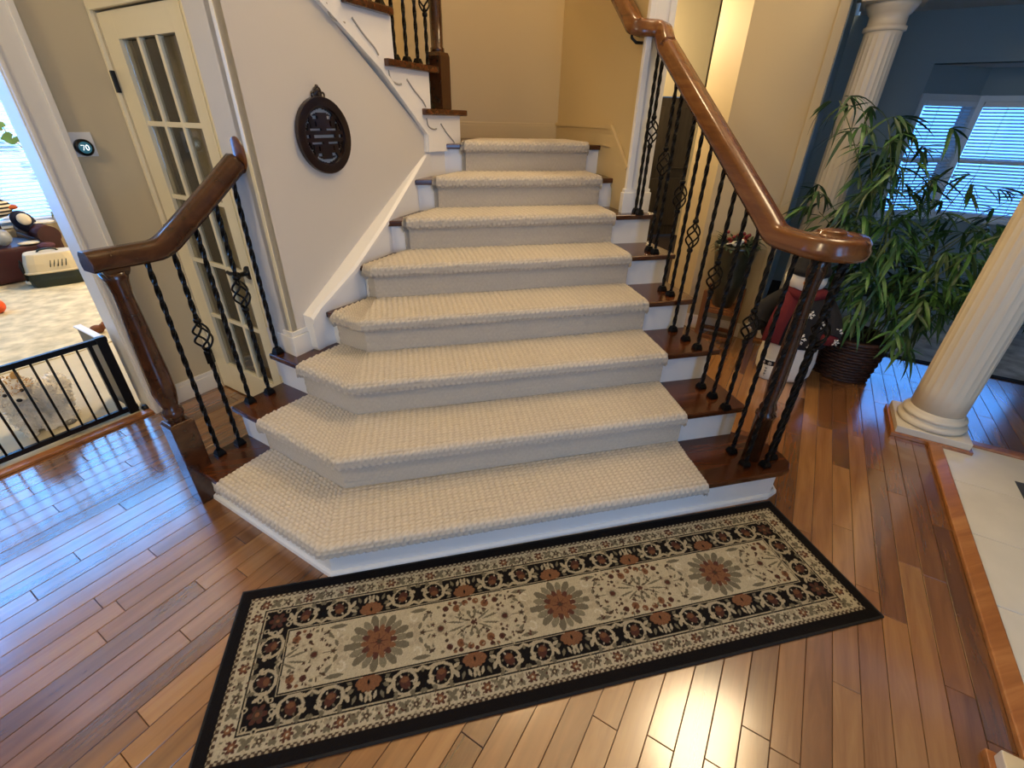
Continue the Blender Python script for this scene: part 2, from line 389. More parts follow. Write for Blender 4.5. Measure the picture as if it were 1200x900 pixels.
cl.prism([DW(-.3, 0, -.62), DW(.70, 0, -.62), DW(.70, 0, -.66), DW(-.3, 0, -.66)], 0, 2.0); cl.prism([DW(-.05, 0, -.12), DW(-.05, 0, -.62), DW(-.09, 0, -.62), DW(-.09, 0, -.12)], 0, 2.0); cl.prism([DW(-.09, 0, -.12), DW(.9, 0, -.12), DW(.9, 0, -.66), DW(-.09, 0, -.66)], 2.0, 2.03)
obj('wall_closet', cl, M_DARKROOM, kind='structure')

# ---- the stair wall (under the upper flight): s along U from A
A = Vector((-1.112, .958, 0)); U = Vector((.639, .769, 0)); NN = Vector((.769, -.639, 0)); ZV = Vector((0, 0, 1))
def SW(s, z, d=0): return A+U*s+ZV*z+NN*d
ws = MB()
ws.slab([(0, .45), (.12, .66), (1.18, 1.355), (1.215, 1.42), (1.215, 1.49), (.486, 2.01), (0, 2.36)], A, U, ZV, NN, 0, -.05)
ws.slab([(0, 0), (.0, 2.36), (.02, 2.36), (.02, 0)], A, U, ZV, NN, -.001, -.17)
obj('wall_stair', ws, M_STAIRW, kind='structure')
# its end face, seen beside the door
we = MB(); we.prism([SW(0, 0, 0), SW(.03, 0, 0), DW(.97, 0, -.12), DW(.848, 0, -.12), DW(.848, 0, .040), SW(-.004, 0, -.0)], 0, 5)
obj('wall_stair_end', we, M_DOOR, kind='structure')
be = MB(); be.prism([DW(.848, 0, .040), DW(.848, 0, .058), SW(-.02, 0, .014), SW(.13, 0, .016), SW(.13, 0, 0), SW(0, 0, 0)], 2*H, 3*H+.10)
be.prism([DW(.848, 0, .040), DW(.848, 0, .050), SW(-.012, 0, .008), SW(.13, 0, .009), SW(.13, 0, 0), SW(0, 0, 0)], 3*H+.10, 3*H+.125)
obj('baseboard_stair', be, M_TRIM, kind='structure', bevel=.003)

# ---- stairwell walls
XW = .87; YB = 3.0
wr = MB(); wr.prism([(XW, 1.56), (XW+.125, 1.56), (XW+.125, 5.4), (XW, 5.4)], 0, 5); obj('wall_right', wr, M_GOLD, kind='structure')
wb = MB(); wb.prism([(XW, YB), (-.35, YB), (-.35, YB+.1), (XW, YB+.1)], 0, 5); obj('wall_back', wb, M_GOLD, kind='structure')
wu = MB(); a = Vector((-.35, YB, 0)); wu.prism([a, a-U*1.75, a-U*1.75-NN*.1, a-NN*.1], 0, 5); obj('wall_upper_flight', wu, M_GOLD, kind='structure')
bb = MB(); bb.box(((XW-.35)/2, YB-.008, 8*H+.05), (XW+.35, .016, .10)); bb.box(((XW-.35)/2, YB-.004, 8*H+.11), (XW+.35, .009, .02)); obj('baseboard_back', bb, M_GOLD, kind='structure', bevel=.003)
br_ = MB()
pts = [(1.56, 1.10), (1.60, 1.10), (1.84, 1.26), (1.84, 1.44), (2.99, 1.44), (2.99, 1.555), (1.86, 1.555), (1.56, 1.335)]
br_.slab(pts, (XW, 0, 0), Vector((0, 1, 0)), ZV, Vector((-1, 0, 0)), 0, .014)
br_.sweep([(XW-.012, 1.56, 1.335), (XW-.012, 1.86, 1.555), (XW-.012, 2.99, 1.555)], [(-.01, -.012), (.01, -.012), (.01, .008), (-.01, .012)], False)
obj('baseboard_right', br_, M_GOLD, kind='structure')
te = MB(); te.box((XW+.0625, 1.552, 3.0), (.155, .02, 4.0)); te.box((XW+.004, 1.546, 3.0), (.035, .03, 4.0)); te.box((XW+.121, 1.546, 3.0), (.035, .03, 4.0))
te.box((XW+.0625, 1.545, 6*H+.055), (.19, .045, .13)); te.box((XW+.0625, 1.548, 6*H+.13), (.175, .035, .022)); obj('trim_6', te, M_WHITE, kind='structure', bevel=.004)

# ---- hall behind, at the right
wh = MB(); wh.prism([(1.87, 2.08), (1.87, 2.44), (1.93, 2.44), (2.30, 1.82), E(2.793, .405)+Vector((0,0,0)), E(2.793, -.145)], 0, 5)
obj('wall_hall', wh, M_HALL, kind='structure')
cg = MB(); cg.box(E(2.785, .375)+Vector((0, 0, 1.25)), (.02, .06, 2.5), PI/4); cg.box(E(2.775, .36)+Vector((0, 0, .07)), (.03, .09, .14), PI/4); obj('trim_7', cg, M_HALL, kind='structure', bevel=.004)
bh = MB(); bh.box(E(2.785, .10)+Vector((0, 0, .05)), (.016, .5, .10), PI/4); bh.box(E(2.788, .10)+Vector((0, 0, .11)), (.01, .5, .02), PI/4); obj('baseboard_hall', bh, M_TRIM, kind='structure', bevel=.003)
wf = MB(); wf.box((2.05, 5.56, 2.5), (2.2, .1, 5)); wf.box((4.6, 5.56, 2.5), (1.5, .1, 5)); wf.box((3.5, 5.56, 3.45), (.8, .1, 3.1)); obj('wall_far', wf, M_PAINT, kind='structure')
bf = MB(); bf.box((2.0, 5.5, .06), (2.2, .02, .12)); obj('baseboard_far', bf, M_TRIM, kind='structure', bevel=.003)
d2 = empty('door_2', (3.5, 5.55, 0), kind='structure')
M_DDOOR = wood('dark_door_wood', '2A2118', '3B3024', '4C4030', .4, .1, axis=2)
obj('door_leaf', MB().box((3.5, 5.56, .95), (.8, .04, 1.88)), M_DDOOR, d2, bevel=.004)
for zx in ((3.32, .5, .26, .7), (3.68, .5, .26, .7), (3.32, 1.38, .26, .8), (3.68, 1.38, .26, .8)):
    obj('door_panel', MB().box((zx[0], 5.535, zx[1]), (zx[2], .02, zx[3])), M_DDOOR, d2, bevel=.008)
obj('door_knob', MB().ball((3.19, 5.49, .9), .035), M_BLACK, d2)
# ---- dining room beyond the columns
wdn = MB(); SB = 4.82                                    # s of the bay wall
bq0 = 1.13; bq1 = 2.95
wdn.prism([E(SB, .41), E(SB, bq0), E(SB+.12, bq0), E(SB+.12, .41)], 0, 2.46); wdn.prism([E(2.85, .36), E(6.8, .36), E(6.8, .41), E(2.85, .41)], 0, 5)
wdn.prism([E(SB, bq0), E(SB, bq1), E(SB+.12, bq1), E(SB+.12, bq0)], 2.08, 2.46)
wdn.prism([E(SB, bq1), E(SB, 4.4), E(SB+.12, 4.4), E(SB+.12, bq1)], 0, 2.46)
obj('wall_dining', wdn, M_BLUEWALL, kind='structure')
obj('wall_dining_side', MB().prism([E(1.9, 4.3), E(SB, 4.3), E(SB, 4.4), E(1.9, 4.4)], 0, 2.46), M_BLUEWALL, kind='structure')
obj('ceiling_2', MB().prism([E(2.35, .45), E(SB+.9, .45), E(SB+.9, 4.4), E(2.35, 4.4)], 2.46, 2.5), M_CEIL, kind='structure')
# bay: angled side and front windows
BD = .50
bp_ = [E(SB+.06, bq0), E(SB+.06+BD, bq0+.5), E(SB+.06+BD, bq1-.5), E(SB+.06, bq1)]
M_BLIND = mat('blind_slat', 'E8EEF2', .5)
bayc = MB(); bayc.prism([E(SB+.02, bq0-.05), E(SB+BD+.2, bq0-.05), E(SB+BD+.2, bq1+.05), E(SB+.02, bq1+.05)], 2.08, 2.14); obj('trim_8', bayc, M_CEIL, kind='structure')
M_FR = mat('window_frame_paint', 'DDE2E2', .35)
for wi, (p, q) in enumerate(zip(bp_[:-1], bp_[1:])):
    d = (q-p); L = d.length; d.normalize(); n = Vector((-d.y, d.x, 0))
    if n.dot(E(-1, 0)) < 0: n = -n
    def P(a, z, k=0): return p+d*a+ZV*z+n*k
    wn = empty('window_%d' % (wi+1), p+d*L/2, kind='structure')
    wb_ = MB()
    for a, b, z0, z1 in ((0, L, 0, .78), (0, L, 1.86, 2.1)):
        wb_.slab([(a, z0), (b, z0), (b, z1), (a, z1)], p, d, ZV, n, -.1, 0)
    obj('window_wall', wb_, M_BLUEWALL, wn)
    fr = MB(); m_ = .055
    for a, b, z0, z1 in ((0, m_, .78, 1.86), (L-m_, L, .78, 1.86), (m_, L-m_, .78, .83), (m_, L-m_, 1.81, 1.86), (m_, L-m_, 1.30, 1.335)):
        fr.slab([(a, z0), (b, z0), (b, z1), (a, z1)], p, d, ZV, n, -.08, .02)
    obj('window_frame', fr, M_FR, wn, bevel=.003)
    obj('window_sill', MB().slab([(-.02, .755), (L+.02, .755), (L+.02, .785), (-.02, .785)], p, d, ZV, n, -.02, .06), M_FR, wn, bevel=.004)
    obj('window_pane', MB().slab([(m_, .83), (L-m_, .83), (L-m_, 1.81), (m_, 1.81)], p, d, ZV, n, -.055, -.05), M_PANE, wn)
    bd = empty('window_blind', P(L/2, 1.8, .04), ['white slatted blind on the narrow angled window left of the bay', 'white slatted blind on the wide front window of the blue bay', 'white slatted blind on the far angled window right of the bay'][wi], 'blind', 'blinds in the bay window')
    obj('headrail', MB().slab([(m_, 1.765), (L-m_, 1.765), (L-m_, 1.81), (m_, 1.81)], p, d, ZV, n, .012, .05), M_BLIND, bd, bevel=.004)
    sl = None
    for k in range(33):
        z = 1.75-k*.0285
        if sl is None:
            ang = .45; h_ = .0145
            o = P(L/2, z, .032); mbs = MB()
            c0 = [o+d*sx*(L/2-m_-.004)+n*(sy*h_*math.cos(ang))+ZV*(sy*h_*math.sin(ang)*-1) for sx, sy in ((-1,-1), (1,-1), (1,1), (-1,1))]
            mbs.add(c0+[c+ZV*.0025 for c in c0], [(0,1,2,3), (7,6,5,4), (0,4,5,1), (1,5,6,2), (2,6,7,3), (3,7,4,0)])
            sl = obj('slat', mbs, M_BLIND, bd, loc=o)
            z00 = z
        else: inst(sl, bd, sl.location+ZV*(z-z00))
    for fx in (.25, .75): obj('blind_cord', MB().tube([P(m_+fx*(L-2*m_), .83, .052), P(m_+fx*(L-2*m_), 1.77, .052)], .0025, 5), M_BLIND, bd)

# ---- family room window wall
QF = -10*R2
wfr = MB()
def FW(s, z, dq=0): v = E(s, QF+dq); v.z = z; return v
FA, FB, FZ0, FZ1 = -1.75, .93, .42, 4.6
for a, b, z0, z1 in ((-1.8, FA, 0, 5.2), (FB, 2.2, 0, 5.2), (FA, FB, 0, FZ0), (FA, FB, FZ1, 5.2)):
    wfr.prism([FW(a, 0), FW(b, 0), FW(b, 0, -.1), FW(a, 0, -.1)], z0, z1)
wfr.prism([E(2.2, QF), E(2.2, QW-.15), E(2.3, QW-.15), E(2.3, QF)], 0, 5.2)
obj('wall_family', wfr, M_PAINT, kind='structure')
obj('ceiling_3', MB().prism([E(-1.8, QW-.15), E(2.3, QW-.15), E(2.3, QF-.1), E(-1.8, QF-.1)], 5.2, 5.24), M_CEIL, kind='structure')
w4 = empty('window_4', FW((FA+FB)/2, 0), kind='structure'); fr = MB()
for a, b, z0, z1 in ((FA, FA+.06, FZ0, FZ1), (FB-.06, FB, FZ0, FZ1), (FA, FB, FZ0, FZ0+.06), (FA, FB, FZ1-.06, FZ1), (-1.05, -.97, FZ0, FZ1), (-.42, -.34, FZ0, FZ1), (.27, .33, FZ0, FZ1), (FA, FB, 2.12, 2.22), (FA, FB, 3.4, 3.46)):
    fr.prism([FW(a, 0, .02), FW(b, 0, .02), FW(b, 0, -.08), FW(a, 0, -.08)], z0, z1)
obj('window_frame', fr, M_FR, w4, bevel=.003)
obj('window_pane', MB().prism([FW(FA, 0, -.05), FW(FB, 0, -.05), FW(FB, 0, -.055), FW(FA, 0, -.055)], FZ0, FZ1), M_PANE, w4)
bd = empty('window_blind', FW(.6, 2.1, .04), 'white slatted blind behind the sofa in the family room window', 'blind')
sl = None
for k in range(40):
    z = 2.06-k*.04
    if sl is None:
        o = FW(.28, z, .05); mbs = MB(); h_ = .021; n = E(0, 1); d = E(1, 0)
        c0 = [o+d*sx*.62+n*(sy*h_*.8)-ZV*(sy*h_*.6) for sx, sy in ((-1,-1), (1,-1), (1,1), (-1,1))]
        mbs.add(c0+[c+ZV*.0025 for c in c0], [(0,1,2,3), (7,6,5,4), (0,4,5,1), (1,5,6,2), (2,6,7,3), (3,7,4,0)])
        sl = obj('slat', mbs, M_BLIND, bd, loc=o); z00 = z; l0 = sl.location.copy()
    else: inst(sl, bd, l0+ZV*(z-z00))
obj('headrail', MB().prism([FW(-.34, 0, .03), FW(.9, 0, .03), FW(.9, 0, .07), FW(-.34, 0, .07)], 2.075, 2.115), M_BLIND, bd)

# ---- enclosure behind the camera and above (two-storey foyer)
obj('ceiling', MB().box((0, 1.4, 5.03), (9, 10, .06)), M_CEIL, kind='structure')
wq = MB()
wq.box((-1.85, -3.45, 2.5), (3.2, .1, 5)); wq.box((2.1, -3.45, 2.5), (1.3, .1, 5)); wq.box((.6, -3.45, 3.9), (1.7, .1, 2.2)); wq.box((.6, -3.45, .3), (1.7, .1, .6))
obj('wall_front', wq, M_PAINT, kind='structure')
wv = MB(); wv.prism([E(1.92, qe-.06), E(1.92, qe+.06), E(-3.4, qe+.06), E(-3.4, qe-.06)], 2.5, 5); wv.prism([E(1.95, qe), E(2.05, qe), E(2.05, 4.4), E(1.95, 4.4)], 2.5, 5)
obj('wall_header', wv, M_PAINT, kind='structure')
wo = MB(); wo.prism([E(-3.4, 3.4), E(1.9, 3.4), E(1.9, 3.5), E(-3.4, 3.5)], 0, 5); obj('wall_entry', wo, M_PAINT, kind='structure')

# ================================================================== STAIRCASE
LCX = {1: -1.905, 2: -1.925, 3: -1.915, 4: -1.925, 5: -1.945, 6: -1.975, 7: -2.06, 8: -2.13}
RCX = {1: .668, 2: .700, 3: .727, 4: .742, 5: .752, 6: .757, 7: .770, 8: .775, 9: .775}
def xr(k): return XR if k <= 6 else XW+.006
stair = empty('staircase', (0, .3, 0), 'dark wooden staircase with white risers flaring out at the lower left', 'staircase')
def outline(k, i, right, back_i):
    f = path(k, i, right=right)
    if k in SK:                                     # open left end: trim the side by the inset
        f[0] = path(k, i, left=SK[k]+(i-0)*1.0, right=right)[0]
    if k == 1:
        y0 = nose_y(1)+i; xe = 1.175-i
        f = f[:2]+[Vector((1.08, y0)), Vector((xe-.05, y0+.012)), Vector((xe-.012, y0+.05)), Vector((xe, y0+.12)), Vector((xe-.012, y0+.2-i)), Vector((xe-.06, y0+.27-i)), Vector((1.04, T+.05))]
    if k < NS:
        b = path(k+1, back_i, right=right)
        if k in SK: b[0] = path(k+1, back_i, left=SK[k]+i, right=right)[0]
        return f+[b[2], b[1], b[0]]
    return f+[Vector((right, YB)), Vector((-.35, YB)), Vector((-.62, 2.66)), Vector((-.50, 2.02))]
for k in range(1, NS+1):
    r = xr(k)
    obj('riser', MB().prism(outline(k, .028, r-(.03 if k <= 6 else 0), .06), 0 if k == 1 else (k-2)*H, k*H-.03), M_WHITE, stair)
    obj('tread', MB().prism(outline(k, 0, r, .07), k*H-.03, k*H), M_TREAD, stair, bevel=.009, segs=3)
# shoe moulding on the floor around step one
f = path(1, .020); f[0] = path(1, .02, left=SK[1]+.1)[0]
shoe = MB().sweep([(p.x, p.y, .011) for p in (f[0], f[1], Vector((1.06, f[1].y)), Vector((1.13, .045)), Vector((1.15, .10)))], [(-.009, -.011), (.009, -.011), (.006, .005), (-.002, .011), (-.009, .011)], False)
obj('shoe_moulding', shoe, M_WHITE, stair)
# cove under each open tread end
# skirt board on the stair wall
sk_pts = [(-1.075, .935), (-.985, 1.035), (-.80, 1.205), (-.62, 1.45), (-.435, 1.742), (-.26, 2.03), (-.20, 2.14)]
def skz(p): return .757+((Vector((p[0], p[1], 0))-A).dot(U)-.136)*(1.392-.757)/(1.194-.136)
sk = MB(); sp = []
seg = [(-1.02, .985)]+sk_pts[1:]
for (x, y) in seg:
    z = skz((x, y)); sp.append((x, y, z))
vs = []; fs = []
for i, (x, y, z) in enumerate(sp):
    zb = z-.36 if i else 3*H+.02
    o = Vector((x, y, 0)); q = o+NN*.004; w = o-NN*((o-A).dot(NN)+.01)
    vs += [q+ZV*zb, q+ZV*(z-.035), q+ZV*(z-.035)+NN*.010, q+ZV*(z-.012)+NN*.010, q+ZV*z-NN*.005, w+ZV*(z+.004), w+ZV*zb]
for i in range(len(sp)-1):
    for j in range(7): fs.append((i*7+j, i*7+(j+1) % 7, (i+1)*7+(j+1) % 7, (i+1)*7+j))
fs += [tuple(range(7))]
sk.add(vs, fs); obj('skirt_board', sk, M_WHITE, stair)

# ---- carpet runner: one looped-wool strip wrapped over all steps
def cpath(k, i):
    y = nose_y(k)+i
    if k >= 9: return [Vector((LCX[8]+y+.0, y)), Vector((LCX[8]+y+.02, y)), Vector((RCX[9], y))]
    c = cham(k)+i*1.414
    if k <= 5:
        lp = Vector(((c+LCX[k])/2, (c-LCX[k])/2)); return [lp, Vector((max(c-y, lp.x+.01), y)), Vector((RCX[k], y))]
    return [Vector((LCX[k]+y-i*.6, y)), Vector((LCX[k]+y+.02-i*.6, y)), Vector((RCX[k], y))]
def resample(P3, n1, n2):
    a = [np.array(P3[0].lerp(P3[1], t)) for t in np.linspace(0, 1, n1, endpoint=False)]
    b = [np.array(P3[1].lerp(P3[2], t)) for t in np.linspace(0, 1, n2)]
    P = np.array(a+b)
    for _ in range(6):                              # soften the corner a little
        Q = P.copy(); Q[1:-1] = (P[:-2]+2*P[1:-1]+P[2:])/4; P = Q
    return P
N1, N2 = 130, 350
rows_ = []
for k in range(1, NS+1):
    z0 = (k-1)*H+.012; z1 = k*H; prof = []
    if k > 1:
        for z in np.linspace(z0, z1-.05, 24): prof.append((.014, z))
    else: prof.append((.016, z1-.047))
    for a in np.linspace(-95, 90, 14):
        ar = math.radians(a); prof.append((.010-.029*math.cos(ar), z1-.016+.029*math.sin(ar)))
    for i, z in prof: rows_.append(np.c_[resample(cpath(k, i), N1, N2), np.full(N1+N2, z)])
    a_ = resample(cpath(k, .012), N1, N2); 
    b_ = resample(cpath(k+1, .014), N1, N2) if k < NS else resample(cpath(8, .5), N1, N2)
    nt_ = 58
    for t in np.linspace(0, 1, nt_)[1:]: rows_.append(np.c_[a_*(1-t)+b_*t, np.full(N1+N2, z1+.013)])
G = np.array(rows_)                                 # rows x cols x 3
du = np.gradient(G, axis=1); dv = np.gradient(G, axis=0)
nr = np.cross(du, dv); nr /= np.linalg.norm(nr, axis=2, keepdims=True)+1e-9
us = np.cumsum(np.linalg.norm(du, axis=2), axis=1); vsx = np.cumsum(np.linalg.norm(dv, axis=2), axis=0)
rs = np.random.RandomState(3)
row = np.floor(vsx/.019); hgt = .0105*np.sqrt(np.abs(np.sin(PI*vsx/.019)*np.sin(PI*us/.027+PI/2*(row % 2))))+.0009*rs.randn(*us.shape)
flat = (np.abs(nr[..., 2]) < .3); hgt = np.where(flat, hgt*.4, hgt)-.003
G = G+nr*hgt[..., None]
# side edges turned down to the tread
edge = lambda c, s: np.stack([c+np.array([s*.004, 0, -.004]), c+np.array([s*.005, 0, -.018])], 1)
L_ = edge(G[:, 0], -1)[:, ::-1]; R_ = edge(G[:, -1], 1)
G = np.concatenate([L_, G, R_], 1)
nr_, nc_ = G.shape[:2]
idx = np.arange(nr_*nc_).reshape(nr_, nc_)
F = np.stack([idx[:-1, :-1], idx[:-1, 1:], idx[1:, 1:], idx[1:, :-1]], -1).reshape(-1, 4)
def np_mesh(name, V, F):
    me = bpy.data.meshes.new(name); me.vertices.add(len(V)); me.vertices.foreach_set('co', V.astype(np.float32).ravel())
    me.loops.add(F.size); me.loops.foreach_set('vertex_index', F.astype(np.int32).ravel())
    me.polygons.add(len(F)); me.polygons.foreach_set('loop_start', np.arange(0, F.size, F.shape[1], dtype=np.int32)); me.polygons.foreach_set('loop_total', np.full(len(F), F.shape[1], np.int32))
    me.polygons.foreach_set('use_smooth', np.ones(len(F), bool)); me.update(calc_edges=True); me.validate(); return me
run_o = np.array([-.1, .0, H])
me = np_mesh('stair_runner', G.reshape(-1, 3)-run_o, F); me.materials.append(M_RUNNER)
hc = np.clip((hgt+.003)/.0105, 0, 1)**.8; hc = np.where(flat, .45+.2*hc, hc)*(1+.10*rs.randn(*hgt.shape)); hc = np.concatenate([hc[:, :2]*0+.4, hc, hc[:, :2]*0+.4], 1).reshape(-1, 1); loop_shade = (1-hc)*np.array(lin('ADA290'))+hc*np.array(lin('D6CDBD'))  # gaps between loops darker: their shade is painted into the wool colour
ca0 = me.color_attributes.new('Col', 'FLOAT_COLOR', 'POINT'); ca0.data.foreach_set('color', np.c_[loop_shade, np.ones(len(loop_shade))].astype(np.float32).ravel())
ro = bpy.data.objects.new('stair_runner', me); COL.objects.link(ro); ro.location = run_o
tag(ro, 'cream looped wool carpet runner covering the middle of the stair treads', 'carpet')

# ---- iron balusters
def bar_mesh(name, L, tw=True, side=.0150, knuckle=None):
    n = max(12, int(L/.014)); a = side/2; vs = []
    sq = [(-a, -a), (a, -a), (a, a), (-a, a)]
    for i in range(n+1):
        z = L*i/n; t = 0
        if tw: t = (z/.060)*PI/2*min(1, 1)
        c, s = math.cos(t), math.sin(t); vs += [(x*c-y*s, x*s+y*c, z) for x, y in sq]
    fs = [(i*4+j, i*4+(j+1) % 4, (i+1)*4+(j+1) % 4, (i+1)*4+j) for i in range(n) for j in range(4)]+[(3, 2, 1, 0), tuple(n*4+j for j in range(4))]
    return MB().add(vs, fs)
def basket_mesh(hh=.125, r=.030):
    m = MB()
    for k in range(4):
        pts = []
        for i in range(13):
            t = i/12; rr = .005+r*math.sin(PI*t)**.8; a = k*PI/2+t*PI*1.1
            pts.append((rr*math.cos(a), rr*math.sin(a), hh*t))
        m.tube(pts, .0048, 5)
    m.lathe([(.011, -.022), (.015, -.016), (.015, -.006), (.010, 0)], n=10); m.lathe([(.010, hh), (.015, hh+.006), (.015, hh+.016), (.011, hh+.022)], n=10)
    return m
ME_BASKET = basket_mesh().mesh('basket'); ME_BASKET.materials.append(M_IRON)
ME_SHOE = MB().add([(sx*w, sy*w, z) for w, z in ((.020, 0), (.020, .010), (.013, .030)) for sx, sy in ((-1,-1),(1,-1),(1,1),(-1,1))],
    [(0,1,5,4),(1,2,6,5),(2,3,7,6),(3,0,4,7),(4,5,9,8),(5,6,10,9),(6,7,11,10),(7,4,8,11),(8,9,10,11),(3,2,1,0)]).mesh('shoe'); ME_SHOE.materials.append(M_IRON)
def sub(name, me, parent, loc, rot=0):
    o = bpy.data.objects.new(name, me); COL.objects.link(o); o.parent = parent; o.location = loc; o.rotation_euler = (0, 0, rot); return o
def baluster(rail, x, y, z0, z1, basket=None, rot=0, shoe=True):
    L = z1-z0; m = MB()
    if basket is None: m = bar_mesh('baluster', L)
    else:
        b0 = basket-.0625-z0; b1 = basket+.0625-z0
        lo = bar_mesh('b', b0); hi = bar_mesh('b', L-b1)
        m.v += lo.v; m.f += lo.f; m.sm += lo.sm; m.add([(a, b, c+b1) for a, b, c in hi.v], hi.f)
    me = m.mesh('baluster'); me.materials.append(M_IRON)
    b = sub('baluster', me, rail, Vector((x, y, z0))-worg(rail), rot)
    if basket is not None: sub('basket', ME_BASKET, b, (0, 0, b0))
    if shoe: sub('shoe', ME_SHOE, b, (0, 0, 0))
    return b
RAILP = [(a*1.36, b*1.36) for a, b in [(-.030, 0), (.030, 0), (.034, .012), (.034, .026), (.029, .034), (.029, .044), (.018, .056), (-.018, .056), (-.029, .044), (-.029, .034), (-.034, .026), (-.034, .012)]]
def smooth_path(P, it=3):
    P = [Vector(p) for p in P]
    for _ in range(it):
        Q = [P[0]]
        for a, b in zip(P[:-1], P[1:]): Q += [a.lerp(b, .25), a.lerp(b, .75)]
        Q.append(P[-1]); P = Q
    return P
# right-hand railing with volute
rr = empty('stair_railing', (.93, .6, 0), 'long wooden handrail with iron balusters ending in a round volute, right of the carpet', 'railing')
XB = .93
def rz(y): return 1.158+max(0, y-.30)*.653
P = [(1.04, .195, 1.160)]
for a in np.linspace(60, -180, 16):
    ar = math.radians(a); P.append((1.022+.092*math.cos(ar), .135+.088*math.sin(ar), 1.160))
P += [(.93, .20, 1.160)]
P = [Vector(p) for p in P]+smooth_path([(.93, .23, 1.160), (.93, .315, 1.163), (.93, .40, rz(.40)), (.93, .62, rz(.62))], 2)+[Vector((.93, y, rz(y))) for y in (.8, 1.0, 1.2, 1.35, 1.42)]
top = [(.93, 1.45, rz(1.45)), (.93, 1.52, rz(1.55)+.005), (.90, 1.545, 1.985), (.83, 1.55, 1.985), (.80, 1.575, 1.99), (.80, 1.66, 2.06), (.80, 2.0, 2.285), (.80, 2.5, 2.61)]
P += smooth_path(top, 2)
obj('handrail', MB().sweep(P, RAILP, True), M_RAIL, rr)
vc = MB(); vc.lathe([(.001, 0), (.075, .0), (.085, .012), (.085, .06), (.075, .074), (.045, .077), (.045, .086), (.036, .092), (.001, .092)], (1.022, .135, 1.160), 32)
obj('volute', vc, M_RAIL, rr)
nw = MB(); oct8 = lambda a, z: 1
nw.lathe([(r_*1.15, z_) for r_, z_ in [(.034, .18), (.034, .42), (.038, .425), (.038, .44), (.029, .45), (.033, .47), (.024, .50), (.030, .60), (.027, .8), (.022, 1.02), (.026, 1.07), (.032, 1.10), (.028, 1.12), (.034, 1.165)]], (1.0, .13, 0), 16)
obj('newel_post', nw, M_RAILD, rr)
bk = {1.455: 1.535, 1.27: 1.386, 1.045: 1.24, .86: 1.076, .615: .93, .302: .80}
for y in (1.512, 1.455, 1.27, 1.20, 1.045, .955, .86, .727, .617, .51, .41, .302, .18, .083):
    k = max(1, min(6, int(y/T)+1))
    b = next((v for q, v in bk.items() if abs(q-y) < .005), None)
    if y >= 1.5: k = 6
    baluster(rr, XB, y, k*H, rz(y)+.012, b)
baluster(rr, 1.020, .055, H, 1.17); baluster(rr, 1.095, .10, H, 1.17, .84); baluster(rr, 1.08, .20, H, 1.17)
br2 = MB(); br2.tube([(.80, 1.60, 2.02), (.80, 1.60, 1.985), (.83, 1.60, 1.965), (.87, 1.60, 1.965)], .008, 8); obj('rail_bracket', br2, M_BLACK, rr)

# left-hand railing with turned newel
rl = empty('stair_railing', (-1.57, .62, 0), 'short wooden handrail with turned newel post beside the glazed door', 'railing')
NP = Vector((-1.575, .625, 0))
def sqlathe(prof, c, rot=PI/4):
    m = MB(); vs = []
    for a, z in prof:
        for sx, sy in ((-1,-1),(1,-1),(1,1),(-1,1)):
            x, y = sx*a, sy*a; vs.append((c[0]+x*math.cos(rot)-y*math.sin(rot), c[1]+x*math.sin(rot)+y*math.cos(rot), z))
    n = len(prof); fs = [(i*4+j, i*4+(j+1) % 4, (i+1)*4+(j+1) % 4, (i+1)*4+j) for i in range(n-1) for j in range(4)]+[(3,2,1,0), tuple((n-1)*4+j for j in range(4))]
    return m.add(vs, fs)
obj('newel_base', sqlathe([(.048, 0), (.048, .425), (.040, .437)], NP), M_RAILD, rl, bevel=.004)
obj('newel_post', MB().lathe([(.036, .43), (.030, .445), (.038, .46), (.042, .475), (.038, .492), (.028, .50), (.036, .53), (.044, .58), (.043, .66), (.037, .85), (.031, .97), (.031, 1.0), (.037, 1.05), (.047, 1.085)], NP, 10), M_RAILD, rl)
obj('newel_cap', sqlathe([(.034, 1.07), (.040, 1.085), (.043, 1.10)], NP), M_RAILD, rl, bevel=.004)
pl_ = [(-1.62, .575, 1.097), (-1.575, .625, 1.097), (-1.50, .69, 1.097), (-1.44, .75, 1.10), (-1.37, .83, 1.175), (-1.30, .90, 1.245), (-1.165, 1.02, 1.390)]
RP = smooth_path(pl_, 2)
obj('handrail', MB().sweep(RP, [(a*.9, b*.9) for a, b in RAILP]), M_RAILD, rl)
dr = (E(1, 0)).normalized(); 
Mr = Matrix((E(0, 1), ZV, E(-1, 0))).transposed()
obj('rosette', MB().lathe([(.001, -.02), (.062, -.02), (.07, -.012), (.07, 0), (.062, .008), (.05, .012), (.001, .012)], Vector((-1.166, 1.016, 1.437)), 24, Matrix((E(0, 1)*.86, ZV*1.2, E(-1, 0))).transposed()), M_RAIL, rl)
baluster(rl, -1.49, .690, H, 1.105, rot=PI/4); baluster(rl, -1.42, .757, H, 1.135, .755, rot=PI/4)
baluster(rl, -1.348, .842, 2*H, 1.21, rot=PI/4); baluster(rl, -1.275, .912, 2*H, 1.285, .883, rot=PI/4); baluster(rl, -1.212, 1.0, 3*H, 1.36, rot=PI/4)
sub('sleeve', sqlathe([(.0125, 0), (.0125, .06)], (0, 0)).mesh('sleeve'), rl.children[5] if False else [c for c in rl.children if c.name.startswith('baluster')][1], (0, 0, .45)).data.materials.append(M_IRON)

